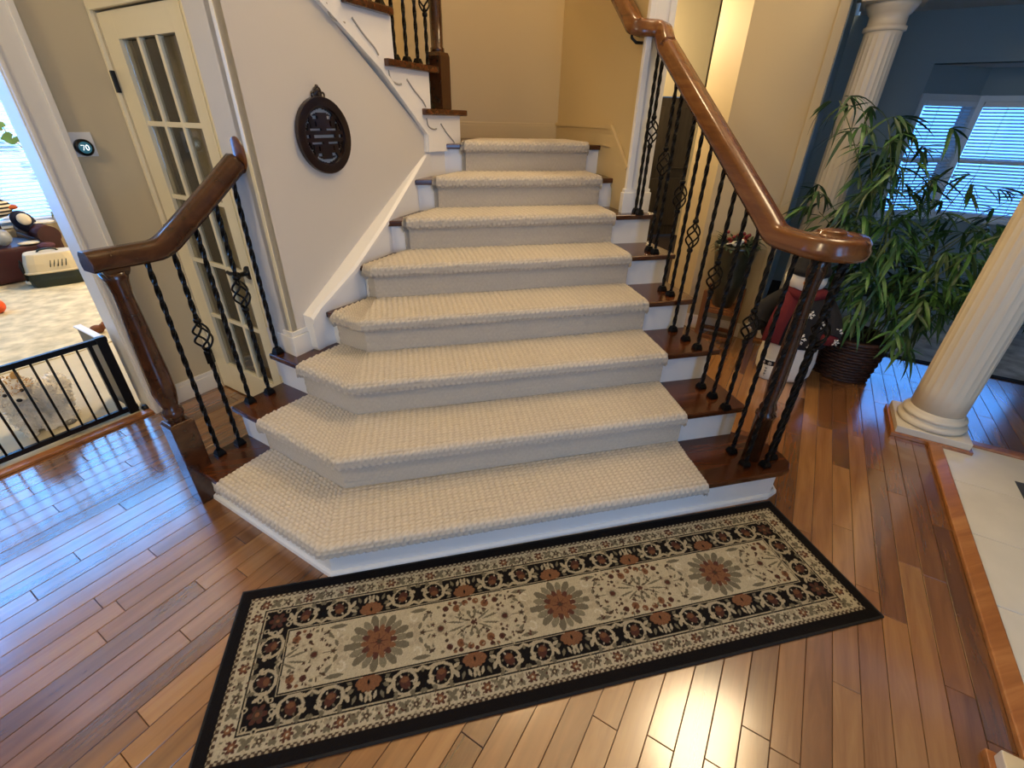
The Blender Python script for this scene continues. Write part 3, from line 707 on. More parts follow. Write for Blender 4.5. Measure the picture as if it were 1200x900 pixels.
# ---- upper flight: white stringer, treads, railing
us_ = empty('upper_staircase', SW(1.2, 1.44), 'upper stair flight with white bracketed stringer above the medallion wall', 'staircase')
tr = [(1.173, 1.638, 1.626), (.875, 1.329, 1.838), (.62, .955, 2.05), (.34, .68, 2.26)]
poly = [(1.19, 1.40), (1.585, 1.40), (1.585, 1.60), (1.262, 1.60), (1.262, 1.81), (.958, 1.81), (.958, 2.02), (.66, 2.02), (.66, 2.23), (.38, 2.23), (.20, 2.23), (.486, 2.007), (.827, 1.800), (1.20, 1.505)]
obj('stringer', MB().slab(poly, A, U, ZV, NN, -.30, .016), M_WHITE, us_)
cap = MB(); cap.sweep([SW(.2, 2.235, .012), SW(.486, 2.012, .012), SW(.84, 1.800, .012), SW(1.215, 1.497, .012), SW(1.215, 1.40, .012)], [(-.009, -.012), (.009, -.012), (.009, .012), (-.009, .012)], False, upv=NN)
obj('stringer_moulding', cap, M_WHITE, us_)
M_GREY = mat('grey_bracket_edge', 'A9A59A', .5)
for a, b, z in tr:
    obj('tread', MB().slab([(a, z-.03), (b, z-.03), (b, z+.004), (a, z+.004)], A, U, ZV, NN, -.85, .045), M_TREAD, us_, bevel=.008)
    bk_ = MB()
    for pl2 in ([(-.128, -.045), (-.12, -.09), (-.06, -.105), (-.03, -.10)], [(.02, -.075), (.05, -.10), (.08, -.125), (.12, -.15), (.16, -.175), (.18, -.20)]):
        bk_.tube(smooth_path([SW(b-.30+p, z+q, .018) for p, q in pl2], 2), .0045, 5)
    obj('bracket_edge', bk_, M_GREY, us_)
obj('flight_body', MB().slab([(1.24, 1.40), (1.24, 1.60), (.94, 1.81), (.64, 2.02), (.2, 2.3), (.2, 2.2), (.486, 1.98)], A, U, ZV, NN, -.9, -.32), M_GOLD, us_)
ru = empty('stair_railing', SW(1.44, 1.63), 'iron balusters and square newel post of the upper flight at the top', 'railing')
npc = SW(1.455, 0, -.045); ang = math.atan2(U.y, U.x)
obj('newel_base', sqlathe([(.052, 1.63), (.052, 1.905), (.045, 1.925)], npc, ang), M_RAILD, ru, bevel=.003)
obj('newel_post', MB().lathe([(.042, 1.92), (.042, 1.945), (.036, 1.95), (.037, 2.1), (.030, 2.5), (.03, 2.75)], npc, 8), M_RAILD, ru)
for s_, z_, bq in ((1.31, 1.63, 2.155), (1.215, 1.842, None), (1.115, 1.842, None), (1.015, 1.842, None), (.93, 2.054, 2.42), (.83, 2.054, None), (.72, 2.054, None)):
    p = SW(s_, 0, -.02); baluster(ru, p.x, p.y, z_, 2.75+(1.31-s_)*.7, bq, rot=ang, shoe=True)
obj('handrail', MB().sweep([SW(1.455, 2.70, -.045), SW(1.3, 2.75, -.03), SW(.6, 3.25, -.02)], RAILP, True), M_RAILD, ru)

# ---- carved medallion on the stair wall
MC = SW(.398, 1.500, .004)
md = empty('wall_medallion', MC, 'round dark carved wooden medallion with openwork symbol hung on the stair wall', 'wall ornament')
def mp(x, y, d=0): return MC+U*x+ZV*y+NN*d
def ring(r0, r1, d0, d1, n=48, a0=0, a1=2*PI, sx=1.0):
    m = MB(); full = abs(a1-a0-2*PI) < 1e-3; k = n if full else n+1; vs = []
    for i in range(k):
        a = a0+(a1-a0)*i/n; c, s = math.cos(a), math.sin(a)
        vs += [mp(r0*c*sx, r0*s, d0), mp(r1*c*sx, r1*s, d0), mp(r1*c*sx, r1*s, d1), mp(r0*c*sx, r0*s, d1)]
    fs = [(i*4+j, i*4+(j+1) % 4, ((i+1) % k)*4+(j+1) % 4, ((i+1) % k)*4+j) for i in range(n) for j in range(4)]
    if not full: fs += [(3, 2, 1, 0), tuple((k-1)*4+j for j in range(4))]
    return m.add(vs, fs)
obj('rim', ring(.118, .158, 0, .022), M_EBONY, md, bevel=.004)
lat = MB(); CS = .0042
def slit(x, y):
    r = math.hypot(x, y); t = math.degrees(math.atan2(y, x)) % 360; ax, ay = abs(x), abs(y)
    if .096 < r < .110 and (abs(t-90) < 38 or abs(t-270) < 38): return True
    if .099 < r < .109 and (12 < abs(((t+90) % 180)-90) < 42): return True
    if ay < .0062 and (ax < .066 or .086 < ax < .106): return True
    if .021 < ay < .031 and .014 < ax < .082: return True
    if .073 < ax < .082 and .03 < ay < .058: return True
    if .040 < ax < .050 and .040 < ay < .062: return True
    if .026 < ax < .058 and .070 < ay < .080: return True
    return False
NC = int(.121/CS)
for j in range(-NC, NC+1):
    run = None
    for i in range(-NC-1, NC+2):
        x, y = i*CS, j*CS; on = math.hypot(x, y) < .121 and not slit(x, y)
        if on and run is None: run = x-CS/2
        if not on and run is not None:
            lat.slab([(run, y-CS/2), (x-CS/2, y-CS/2), (x-CS/2, y+CS/2), (run, y+CS/2)], MC, U, ZV, NN, .003, .014); run = None
obj('lattice', lat, M_EBONY, md)
fin = MB()
for r_, y in ((.018, .172), (.011, .172)): fin.tube([mp(r_*1.1*math.cos(t), y+r_*1.15*math.sin(t), .010) for t in np.linspace(0, 2*PI, 20)], .0045, 6)
for sx in (-1, 1): fin.tube([mp(sx*.028+.010*math.cos(t), .163+.010*math.sin(t), .010) for t in np.linspace(0, 2*PI, 14)], .0042, 6)
fin.tube([mp(0, .155, .01), mp(0, .197, .01)], .006, 6); fin.ball(mp(0, .195, .01), .008, 10, 6)
obj('finial', fin, M_EBONY, md)

# ---- thermostat
th = empty('thermostat', LW(-.232, 1.43), 'round black thermostat showing 70 on a white square plate', 'thermostat')
def tp(a, z, d): return LW(-.232+a, 1.43+z, d)
pf = MB(); pf.prism([tp(-.052, 0, 0), tp(.052, 0, 0), tp(.052, 0, .008), tp(-.052, 0, .008)], 1.43-.052+.012, 1.43+.052+.012); obj('back_plate', pf, M_WHITE, th, bevel=.003)
Mt = Matrix((E(1, 0), ZV, E(0, 1))).transposed(); 
obj('dial', MB().lathe([(.001, .0), (.036, .0), (.036, .022), (.033, .026), (.001, .026)], tp(0, 0, .008), 32, Mt), M_BLACK, th)
M_SCR = bpy.data.materials.new('lit_display'); M_SCR.use_nodes = True; e_ = M_SCR.node_tree.nodes['Principled BSDF']
e_.inputs['Base Color'].default_value = (.02, .05, .07, 1); e_.inputs['Emission Color'].default_value = (*lin('3F8FA8'), 1); e_.inputs['Emission Strength'].default_value = .35
obj('display', MB().lathe([(.001, .0), (.025, .0), (.025, .001), (.001, .001)], tp(0, 0, .0345), 28, Mt), M_SCR, th)
M_DIG = bpy.data.materials.new('lit_digits'); M_DIG.use_nodes = True; e_ = M_DIG.node_tree.nodes['Principled BSDF']
e_.inputs['Emission Color'].default_value = (.9, 1, 1, 1); e_.inputs['Emission Strength'].default_value = 1.4
dg = MB()
dg.tube([tp(-.015, .010, .0362), tp(-.003, .010, .0362), tp(-.010, -.011, .0362)], .0019, 5)
dg.tube([tp(.008+.0058*math.cos(t), .0105*math.sin(t), .0362) for t in np.linspace(0, 2*PI, 18)], .0019, 5)
obj('digits', dg, M_DIG, th)
# ================================================================== OBJECTS ON THE FLOOR
# ---- patterned rug: woven pattern held as point colours on a fine grid
def rug_grid(hw, hh, res):
    nu, nv = int(2*hw/res)+1, int(2*hh/res)+1
    u = np.linspace(-hw, hw, nu); v = np.linspace(-hh, hh, nv)
    return u, v, np.zeros((nv, nu, 3))
HWU, HHV = 1.165, .303
ru_, rv_, IM = rug_grid(HWU, HHV, .0025)
c_ = lambda h: np.array(lin(h))
K, CR, TA, OL, RU, RD, WH, BR = map(c_, ('14100F', 'C0B598', 'B2A68A', '736C58', '80583C', '54342A', 'D0C6AC', '4C3C2E'))
UU, VV = np.meshgrid(ru_, rv_); au, av = np.abs(UU), np.abs(VV)
dd = np.minimum(HWU-au, HHV-av)                    # distance from the edge
IM[:] = K
IM[dd > .040] = BR; IM[(dd > .040) & (np.sin(UU*330)*np.sin(VV*330) > .1)] = TA
IM[dd > .052] = CR; IM[dd > .100] = K; IM[dd > .104] = TA; IM[dd > .108] = K; IM[dd > .191] = TA; IM[dd > .195] = K; IM[dd > .198] = CR
def win(u, v, r):
    i0, i1 = np.searchsorted(ru_, (u-r, u+r)); j0, j1 = np.searchsorted(rv_, (v-r, v+r)); return slice(j0, j1), slice(i0, i1)
def ell(u, v, a, b, rot, col):
    w = win(u, v, max(a, b)+.004); x = UU[w]-u; y = VV[w]-v; c, s = math.cos(rot), math.sin(rot)
    IM[w][((x*c+y*s)/a)**2+((-x*s+y*c)/b)**2 < 1] = col
def disc(u, v, r, col): ell(u, v, r, r, 0, col)
def leaf2(u, v, L, wd_, rot, col):
    w = win(u, v, L); x = UU[w]-u; y = VV[w]-v; c, s = math.cos(rot), math.sin(rot); p = x*c+y*s; q = -x*s+y*c
    IM[w][(p > 0) & (p < L) & (np.abs(q) < wd_*np.sin(PI*np.clip(p/L, 0, 1)))] = col
def curve(pts, wd_, col):
    for (x0, y0), (x1, y1) in zip(pts[:-1], pts[1:]):
        n = max(2, int(math.hypot(x1-x0, y1-y0)/.002))
        for t in np.linspace(0, 1, n): disc(x0+(x1-x0)*t, y0+(y1-y0)*t, wd_, col)
def arc(u, v, r, a0, a1, wd_, col, shrink=0):
    curve([(u+(r*(1-shrink*t))*math.cos(a0+(a1-a0)*t), v+(r*(1-shrink*t))*math.sin(a0+(a1-a0)*t)) for t in np.linspace(0, 1, 26)], wd_, col)
def flower(u, v, r, n, c1, c2, c3=None):
    for k in range(n): a = 2*PI*k/n; ell(u+r*.62*math.cos(a), v+r*.62*math.sin(a), r*.38, r*.26, a, c1)
    disc(u, v, r*.5, c2)
    if c3 is not None: disc(u, v, r*.2, c3)
def border_motif(u, v, ang, kind):
    """one repeat of the scroll border; local x along the border, local y towards the field"""
    ca_, sa_ = math.cos(ang), math.sin(ang)
    T2 = lambda x, y: (u+x*ca_-y*sa_, v+x*sa_+y*ca_)
    if kind == 'palmette':
        for k in range(7):
            a = PI+ (k+.5)*PI/7*1.0; a = -PI*.08-(k)*(PI*.84)/6
            x, y = T2(.022*math.cos(a), .030+.016*math.sin(a)); ell(x, y, .020, .012, ang+a, RU)
        x, y = T2(0, .030); ell(x, y, .036, .015, ang, RU); x, y = T2(0, .024); ell(x, y, .003, .009, ang, K)
        for sx in (-1, 1):
            for dx, dy, L, w, r in ((.012, -.002, .026, .004, -2.4), (.026, -.004, .024, .004, -1.9), (.006, -.012, .02, .0035, -1.5), (.038, -.008, .022, .004, -1.2), (.044, .012, .02, .0045, -.5), (.05, .028, .016, .004, .4)):
                x, y = T2(sx*dx, dy); leaf2(x, y, L*1.25, w*1.4, ang+(r if sx > 0 else PI-r), TA if dx < .03 else OL)
        x, y = T2(0, -.022); flower(x, y, .010, 6, TA, OL)
    else:
        for sx in (-1, 1):
            x, y = T2(sx*.058, -.002)
            a0, a1 = (ang+PI*.62, ang-PI*1.12) if sx < 0 else (ang+PI*.38, ang+PI*2.12)
            arc(x, y, .036, a0, a1, .0046, TA)
            ell(x, y, .022, .016, ang+sx*1.1, RD); x2, y2 = T2(sx*.058, .006); ell(x2, y2, .013, .009, ang, RU*.8)
            for k in range(6):
                a = ang+k*1.05; leaf2(x+.017*math.cos(a), y+.017*math.sin(a), .012, .0028, a, OL if k % 2 else WH*.8)
            x, y = T2(sx*.019, -.012); arc(x, y, .016, ang+PI/2, ang+PI/2+sx*4.6*-1, .0034, TA, .75)
            curve([T2(0, .036), T2(sx*.018, .026), T2(sx*.038, .034), T2(sx*.070, .034), T2(sx*.092, .020), T2(sx*.100, -.002), T2(sx*.112, -.02)], .0048, TA)
            for dx, dy, L, r in ((.098, .004, .024, -.9), (.098, .010, .022, .5), (.026, -.028, .018, -.6), (.044, -.036, .016, -2.6), (.08, -.034, .018, -.7), (.088, -.022, .016, -1.7), (.004, -.03, .014, -1.5)):
                x, y = T2(sx*dx, dy); leaf2(x, y, L*1.25, .0062, ang+(r if sx > 0 else PI-r), OL if L < .02 else TA)
        x, y = T2(0, .034); leaf2(x, y-.0, .016, .006, ang-PI/2, OL)
vb = HHV-.150; ub = HWU-.150
for sgn, ang in ((1, PI), (-1, 0)):
    for k in range(-2, 3): border_motif(k*.345, sgn*vb, ang, 'palmette')
    for k in range(-3, 3):
        if abs((k+.5)*.345) < .9: border_motif((k+.5)*.345, sgn*vb, ang, 'scroll')
    border_motif(sgn*ub, 0, PI/2 if sgn > 0 else -PI/2, 'scroll')
    for sv in (-1, 1):
        flower(sgn*ub, sv*vb, .030, 6, RD, BR, RU)
        for dx, dy in ((.04, 0), (0, .04), (-.04, .02), (.03, .034), (-.03, -.034), (.04, -.02), (.0, -.045)): disc(sgn*ub+dx, sv*vb+dy, .0085, TA); disc(sgn*ub+dx, sv*vb+dy, .005, K)
rs = np.random.RandomState(5); k = 0
def small(u, v, k):
    m = k % 4
    if m == 0: flower(u, v, .020, 6, RD, RU, CR)
    elif m == 1:
        for a in (.8, 2.3, 3.9, 5.4): leaf2(u, v, .024, .0075, a, OL)
    elif m == 2: flower(u, v, .018, 5, OL, BR, CR); 
    else:
        for a in (1.2, 2, -1.2, -2): leaf2(u, v, .023, .0070, a, TA*.8 if a > 0 else OL); 
        disc(u, v, .004, RD)
n_ = 58
for i in range(n_):
    u = (i+.5-n_/2)*2*(HWU-.078)/n_
    for s in (1, -1): small(u, s*(HHV-.076), i); disc(u+.022, s*(HHV-.064), .003, RD); disc(u+.02, s*(HHV-.09), .003, OL)
for i in range(9):
    v = (i+.5-4.5)*2*(HHV-.102)/9
    for s in (1, -1): small(s*(HWU-.076), v, i)
# field
def mirror(fn):
    for sv in (1, -1):
        for su in (1, -1): fn(su, sv)
for cu in (-.66, 0, .66):
    for k in range(18):
        a = 2*PI*k/18; rr2 = .074 if k % 2 else .066
        ell(cu+rr2*1.08*math.cos(a), rr2*.98*math.sin(a), .030, .0135, a, OL if k % 2 else OL*1.35)
    for k in range(18): a = 2*PI*(k+.5)/18; curve([(cu+.05*math.cos(a), .05*math.sin(a)), (cu+.078*math.cos(a), .076*math.sin(a))], .0012, CR)
    for k in range(14): a = 2*PI*k/14; ell(cu+.042*math.cos(a), .042*math.sin(a), .020, .0100, a, RU if k % 2 else RD*1.2)
    disc(cu, 0, .038, RU); 
    for k in range(8): a = 2*PI*k/8; curve([(cu+.008*math.cos(a), .008*math.sin(a)), (cu+.026*math.cos(a), .026*math.sin(a))], .0016, RD)
    flower(cu, 0, .012, 6, RD, BR)
    def curls(su, sv):
        x = lambda d: cu+su*d
        arc(x(.125), sv*.062, .020, PI/2 if su*sv > 0 else -PI/2, (PI/2 if su*sv > 0 else -PI/2)+su*4.2, .0035, WH, .6)
        leaf2(x(.108), sv*.086, .065, .0085, math.atan2(sv*.012, su), OL); leaf2(x(.15), sv*.044, .05, .007, math.atan2(sv*.03, su*.03), OL); leaf2(x(.165), sv*.08, .03, .005, math.atan2(-sv*.02, su*.03), BR)
        leaf2(x(.118), sv*.02, .036, .008, math.atan2(sv*.03, su*.03), TA); disc(x(.11), sv*.034, .009, TA)
        leaf2(x(.136), sv*.012, .03, .006, math.atan2(sv*.03, su*.012), OL); disc(x(.175), sv*.028, .010, TA*1.1); disc(x(.178), sv*.06, .007, CR*.85)
        curve([(x(.13), 0), (x(.20), 0)], .0016, BR)
    mirror(curls)
    for su in (-1, 1): 
        ell(cu+su*.105, 0, .014, .012, 0, OL); ell(cu+su*.128, 0, .012, .018, 0, TA); flower(cu+su*.15, 0, .012, 5, OL, BR)
        flower(cu+su*.213, 0, .026, 10, TA, OL, K); disc(cu+su*.213, 0, .010, RD)
for cu in (-.99, -.33, .33, .99):
    def cl_(su, sv):
        for du_, dv_, r, col in ((.052, .066, .0145, RU), (.092, .072, .011, RD), (.02, .082, .012, RU), (.055, .090, .008, RD), (.10, .048, .006, BR), (.078, .04, .009, TA), (.03, .055, .010, TA), (.012, .04, .008, OL), (.045, .038, .007, OL), (.118, .084, .006, OL), (.075, .092, .006, RU), (.0, .094, .008, RD)):
            if abs(cu+su*du_) < HWU-.205: disc(cu+su*du_, sv*dv_, r, col); disc(cu+su*du_, sv*dv_, r*.35, col*.6)
        for du_, L, a in ((.015, .06, .55), (.0, .05, 1.2), (.03, .07, .2)):
            if abs(cu+su*(du_+.05)) < HWU-.205: leaf2(cu+su*du_, sv*.006, L, .004, math.atan2(sv*math.sin(a), su*math.cos(a)), OL)
    mirror(cl_)
    if abs(cu) < .9: ell(cu, 0, .03, .010, 0, TA); disc(cu, 0, .008, RD)
for i in range(150):                                # small filler florets in the field, mirrored four ways
    u, v = rs.uniform(.02, HWU-.21), rs.uniform(.012, .098)
    if min(abs(u-0), abs(u-.66)) < .125: continue
    a = rs.uniform(0, 6.28); cc = (TA*.8, OL, BR, RD*.9, TA)[i % 5]; L = rs.uniform(.010, .022)
    for su in (1, -1):
        for sv in (1, -1):
            if i % 3: leaf2(su*u, sv*v, L, .0035, math.atan2(sv*math.sin(a), su*math.cos(a)), cc)
            else: flower(su*u, sv*v, L*.45, 5, cc, RD if i % 2 else BR)
for i in range(260):                                # and specks in the pale border
    u, v = rs.uniform(-HWU+.06, HWU-.06), rs.uniform(HHV-.098, HHV-.056)
    for sv in (1, -1): leaf2(u, sv*v, .011, .0032, rs.uniform(0, 6.28), (OL, BR, TA*.7, RD)[i % 4])
for i in range(60):
    v, u = rs.uniform(-HHV+.06, HHV-.06), rs.uniform(HWU-.098, HWU-.056)
    for su in (1, -1): leaf2(su*u, v, .011, .0032, rs.uniform(0, 6.28), (OL, BR, TA*.7, RD)[i % 4])
IM *= .74*(1+.10*rs.randn(*IM.shape[:2]))[..., None]; IM = np.clip(IM, 0, 1)
nv_, nu_ = UU.shape
hgt = .008+.0006*rs.randn(nv_, nu_)
V0 = np.stack([UU, VV, hgt], -1).reshape(-1, 3)
idx = np.arange(nu_*nv_).reshape(nv_, nu_)
F = np.stack([idx[:-1, :-1], idx[:-1, 1:], idx[1:, 1:], idx[1:, :-1]], -1).reshape(-1, 4)
rug = empty('patterned_rug', (-.112, -.300, 0), 'black bordered floral rug lying on the wood floor before the stairs', 'rug'); rug.rotation_euler = (0, 0, -.010)
me = np_mesh('rug_pile', V0, F); ca_ = me.color_attributes.new('Col', 'FLOAT_COLOR', 'POINT'); ca_.data.foreach_set('color', np.c_[IM.reshape(-1, 3), np.ones(nu_*nv_)].astype(np.float32).ravel())
me.materials.append(vcol_mat('rug_wool'))
o = bpy.data.objects.new('rug_pile', me); COL.objects.link(o); o.parent = rug
M_BIND = mat('rug_binding', '0F0D0C', .9, bump=.4, bscale=400)
bd_ = MB(); 
for x0, x1, y0, y1 in ((-HWU-.004, HWU+.004, -HHV-.004, -HHV+.004), (-HWU-.004, HWU+.004, HHV-.004, HHV+.004), (-HWU-.004, -HWU+.004, -HHV, HHV), (HWU-.004, HWU+.004, -HHV, HHV)):
    bd_.box(((x0+x1)/2, (y0+y1)/2, .0048), (x1-x0, y1-y0, .0085))
me = bd_.mesh('binding', (0, 0, 0), .002); me.materials.append(M_BIND); o = bpy.data.objects.new('binding', me); COL.objects.link(o); o.parent = rug

# ---- columns
def column(c, top, label, r0=.128, r1=.110, flute0=.30):
    t = empty('column', (c[0], c[1], 0), label, 'column', None)
    obj('plinth_base', MB().box((c[0], c[1], .012), (.375, .375, .024), PI/4), M_CURB, t, bevel=.003)
    obj('plinth', MB().box((c[0], c[1], .045), (.345, .345, .042), PI/4), M_COL, t, bevel=.004)
    pr = [(.150, .066), (.163, .072), (.168, .085), (.163, .098), (.150, .104), (.143, .108), (.143, .116), (.150, .120), (.154, .128), (.150, .137), (.140, .142), (r0+.004, .150), (r0, .165)]
    obj('base_moulding', MB().lathe(pr, (c[0], c[1], 0), 48), M_COL, t)
    nfl = 22
    def fl(a, z):
        if z < flute0+.001 or z > top-.16: return 1
        x = (a*nfl/(2*PI)) % 1; d = abs(x-.5)*2
        return 1-.026*max(0, 1-(d/.80)**2)**.5 if d < .80 else 1
    zs = [.160, flute0, flute0+.012]+list(np.linspace(flute0+.1, top-.26, 8))+[top-.17, top-.158, top-.13]
    obj('shaft', MB().lathe([(r0+(r1-r0)*max(0, (z-.16)/(top-.3))**1.3, z) for z in zs], (c[0], c[1], 0), nfl*10, rf=fl), M_COL, t)
    obj('capital', MB().lathe([(r1, top-.14), (r1+.014, top-.135), (r1+.014, top-.115), (r1, top-.11), (r1, top-.06), (r1+.012, top-.05), (r1+.03, top-.02), (r1+.04, top)], (c[0], c[1], 0), 48), M_COL, t)
    obj('abacus', MB().box((c[0], c[1], top+.025), (.34, .34, .05), PI/4).box((c[0], c[1], top+.1), (.40, .40, .10), PI/4), M_COL, t, bevel=.004)
column((2.43, .31), 2.30, 'fluted white column on a square plinth at the tile edge right of the foyer')
column((2.545, 1.662), 2.24, 'fluted white column rising behind the palm and the stair volute', .118, .102)
column((.95, -1.285), 2.30, 'white column plinth corner showing at the bottom right edge of the photo')

# ---- dining room rug
M_DRUG = mat('grey_blue_rug', 'A9ADA6', .95, spec=.1, var=.45, vscale=7, bump=.3, bscale=200)
dr_ = empty('area_rug', E(3.9, 2.6), 'grey blue mottled rug with dark edge on the dining room floor', 'rug')
obj('rug_field', MB().prism([E(3.10, .8), E(4.7, .8), E(4.7, 4.1), E(3.10, 4.1)], .001, .010), M_DRUG, dr_)
eb = MB(); eb.prism([E(3.05, .75), E(3.10, .75), E(3.10, 4.15), E(3.05, 4.15)], .001, .009); eb.prism([E(3.10, .75), E(4.75, .75), E(4.75, .8), E(3.10, .8)], .001, .009); obj('rug_edge', eb, M_BIND, dr_)

# ---- bamboo palm in a wicker basket
PC = Vector((2.53, 1.02, 0)); PR_ = Vector((.595, -.805, 0)); PF = Vector((.805, .595, 0))
pp = empty('bamboo_palm', PC, 'leafy bamboo palm in a dark wicker basket between snowman and column', 'plant')
M_WICK = mat('dark_wicker', '3A2015', .55, var=.5, vscale=60, bump=.3, bscale=90)
M_LEAF = mat('palm_leaf', '3F6B34', .45, var=.4, vscale=9, coord='Object'); M_LEAFD = mat('palm_leaf_dark', '27492C', .5, var=.35, vscale=9)
M_STEM = mat('palm_stem', '5A6A38', .6, var=.3, vscale=20); M_SOIL = mat('potting_soil', '2B1C12', .95, bump=.6, bscale=80)
bs = MB()
for k in range(13):
    z = .012+k*.0225; r = .155+.045*(z/.3)
    bs.tube([(PC.x+(r+.005*math.sin(t*14+k*PI))*math.cos(t), PC.y+(r+.005*math.sin(t*14+k*PI))*math.sin(t), z) for t in np.linspace(0, 2*PI, 73)], .0125, 6)
obj('basket', bs, M_WICK, pp)
obj('basket_lining', MB().lathe([(.02, .002), (.148, .002), (.19, .28), (.18, .285), (.175, .26), (.01, .265)], PC, 32), M_WICK, pp)
obj('basket_rim', MB().tube([(PC.x+.203*math.cos(t), PC.y+.203*math.sin(t), .305) for t in np.linspace(0, 2*PI, 49)], .016, 8), M_WICK, pp)
obj('soil', MB().lathe([(.001, .25), (.178, .25), (.178, .272), (.09, .285), (.001, .285)], PC, 24), M_SOIL, pp)
def leaf_mesh(name, L, w, droop):
    m = MB(); vs = []; n = 5
    for i in range(n+1):
        t = i/n; x = L*t; hw_ = w*math.sin(PI*min(1, .08+t*.92))**.75*(1-.25*t); z = -droop*L*t*t
        vs += [(x, -hw_, z), (x, 0, z-hw_*.25), (x, hw_, z)]
    fs = []
    for i in range(n): fs += [(i*3, i*3+3, i*3+4, i*3+1), (i*3+1, i*3+4, i*3+5, i*3+2)]
    return vs, fs
LV = [leaf_mesh('leaf', L, w, d) for L, w, d in ((.13, .0105, .35), (.16, .012, .55), (.11, .009, .2), (.18, .012, .8))]
LME = []
for i, (v_, f_) in enumerate(LV):
    for mt in (M_LEAF, M_LEAFD):
        me = bpy.data.meshes.new('leaf'); me.from_pydata(v_, [], f_); me.polygons.foreach_set('use_smooth', [True]*len(f_)); me.update(); me.materials.append(mt); LME.append(me)
rp = random.Random(21); leaves = []
for i in range(15):
    ang = rp.uniform(0, 2*PI); base = PC+Vector((.11*rp.random()*math.cos(ang), .11*rp.random()*math.sin(ang), .27))
    lat_ = rp.uniform(-.62, 1.25); dep = rp.uniform(-.15, .5); zt = rp.uniform(.75, 1.55)-.32*max(0, lat_)
    if i < 4: lat_ = -.55+.14*i; dep = .1+.12*i; zt = 1.72-.06*i
    if i < 4: dep = -.12+.03*i
    elif lat_ < -.2: dep = min(dep, .10)
    tip = PC+PR_*lat_+PF*dep+ZV*zt
    mid = base.lerp(tip, .5)+ZV*(.16+.12*rp.random())-PR_*lat_*.18
    pts = [base*(1-t)**2+mid*(2*t*(1-t))+tip*t*t for t in np.linspace(0, 1, 14)]
    obj('stem', MB().tube(pts, .0055, 6, [1-.6*t for t in np.linspace(0, 1, 14)]), M_STEM, pp)
    for j in range(4, 14):
        for rep in range(2):
            p = pts[j]; a = rp.uniform(0, 2*PI); el = rp.uniform(-.2, .6); bl_ = rp.uniform(.03, .20)
            q = p+Vector((math.cos(a)*bl_, math.sin(a)*bl_, bl_*.3))
            for l in range(rp.choice((4, 5, 6))):
                aa = a+rp.uniform(-1.2, 1.2); leaves.append((q, aa, rp.uniform(-.35, .7), rp.randrange(4), rp.random() < .35+.3*(q.z > 1.2)))
for i in range(46):                                 # lower bushy growth
    a = rp.uniform(0, 2*PI); rr_ = rp.uniform(.08, .34); q = PC+Vector((rr_*math.cos(a), rr_*math.sin(a), rp.uniform(.36, .8)))+PR_*.08
    for l in range(5): leaves.append((q, a+rp.uniform(-1.3, 1.3), rp.uniform(-.1, .9), rp.randrange(4), rp.random() < .3))
def leaf_rot(a, el, roll): return (Matrix.Rotation(a, 3, 'Z') @ Matrix.Rotation(el, 3, 'Y') @ Matrix.Rotation(roll, 3, 'X'))
leaves.sort(key=lambda L: (L[0]-CAM).length)
leaves = [L for L in leaves if not ((L[0].x-L[0].y)*R2 < .50 and (L[0].x+L[0].y)*R2 > 2.55) and not ((L[0].xy-Vector((2.545, 1.662))).length < .2 or (L[0].xy-Vector((2.43, .31))).length < .24)]
fm = [MB(), MB()]
for i, (q, a, el, t_, dk) in enumerate(leaves):
    roll = rp.uniform(-.5, .5)
    if i < 295:
        o = bpy.data.objects.new('leaf', LME[t_*2+int(dk)]); COL.objects.link(o); o.parent = pp; o.location = q-PC; o.rotation_euler = leaf_rot(a, el, roll).to_euler()
    else:
        M = leaf_rot(a, el, roll); fm[int(dk)].add([q+M @ Vector(v) for v in LV[t_][0]], LV[t_][1], True)
for m, mt in zip(fm, (M_LEAF, M_LEAFD)): obj('foliage', m, mt, pp, kind='stuff')

# ---- plush snowman
SNC = Vector((2.085, 1.115, 0)); SR = Vector((.664, -.748, 0)); SF = Vector((-.748, -.664, 0))
sn = empty('snowman_figure', SNC, 'plush snowman with black snowflake coat, red scarf and black hat behind the railing', 'figure')
M_PLUSH = mat('white_plush', 'E6E1D3', .9, bump=.4, bscale=120); M_COAT = mat('black_felt', '14141A', .9, bump=.3, bscale=150)
M_RED = mat('dark_red_felt', '5E1018', .9, bump=.3, bscale=150); M_FLAKE = mat('white_felt', 'DDDAD2', .8); M_CARROT = mat('orange_felt', 'C8702C', .8)
SM = Matrix((SR, -SF, ZV)).transposed()
def sp_(x, y, z): return SNC+SR*x+SF*y+ZV*z
obj('body', MB().lathe([(.001, 0), (.15, .004), (.178, .04), (.183, .14), (.172, .26), (.14, .36), (.10, .42), (.001, .44)], SNC, 32), M_PLUSH, sn)
obj('head', MB().ball(sp_(-.045, .0, .70), (.125, .11, .098), 24, 16, SM), M_PLUSH, sn)
coat = MB().lathe([(.188, .285), (.205, .28), (.212, .30), (.205, .40), (.17, .52), (.115, .60), (.08, .63), (.07, .62)], SNC, 32, cap=False)
obj('coat', coat, M_COAT, sn)
for sx in (-1, 1):
    pts = [sp_(sx*.10-.01, 0, .57), sp_(sx*.18-.02, .03, .49), sp_(sx*.215-.02, .06, .41), sp_(sx*.215-.02, .09, .37)]
    obj('sleeve', MB().tube(smooth_path(pts, 2), .068, 12, None), M_COAT, sn); obj('mitten', MB().ball(pts[-1], (.065, .06, .055), 14, 10), M_RED if sx > 0 else M_COAT, sn)
sc_ = MB(); sc_.tube([sp_(-.02+.105*math.cos(t), .095*math.sin(t), .615+.012*math.sin(3*t)) for t in np.linspace(0, 2*PI, 28)], .036, 10)
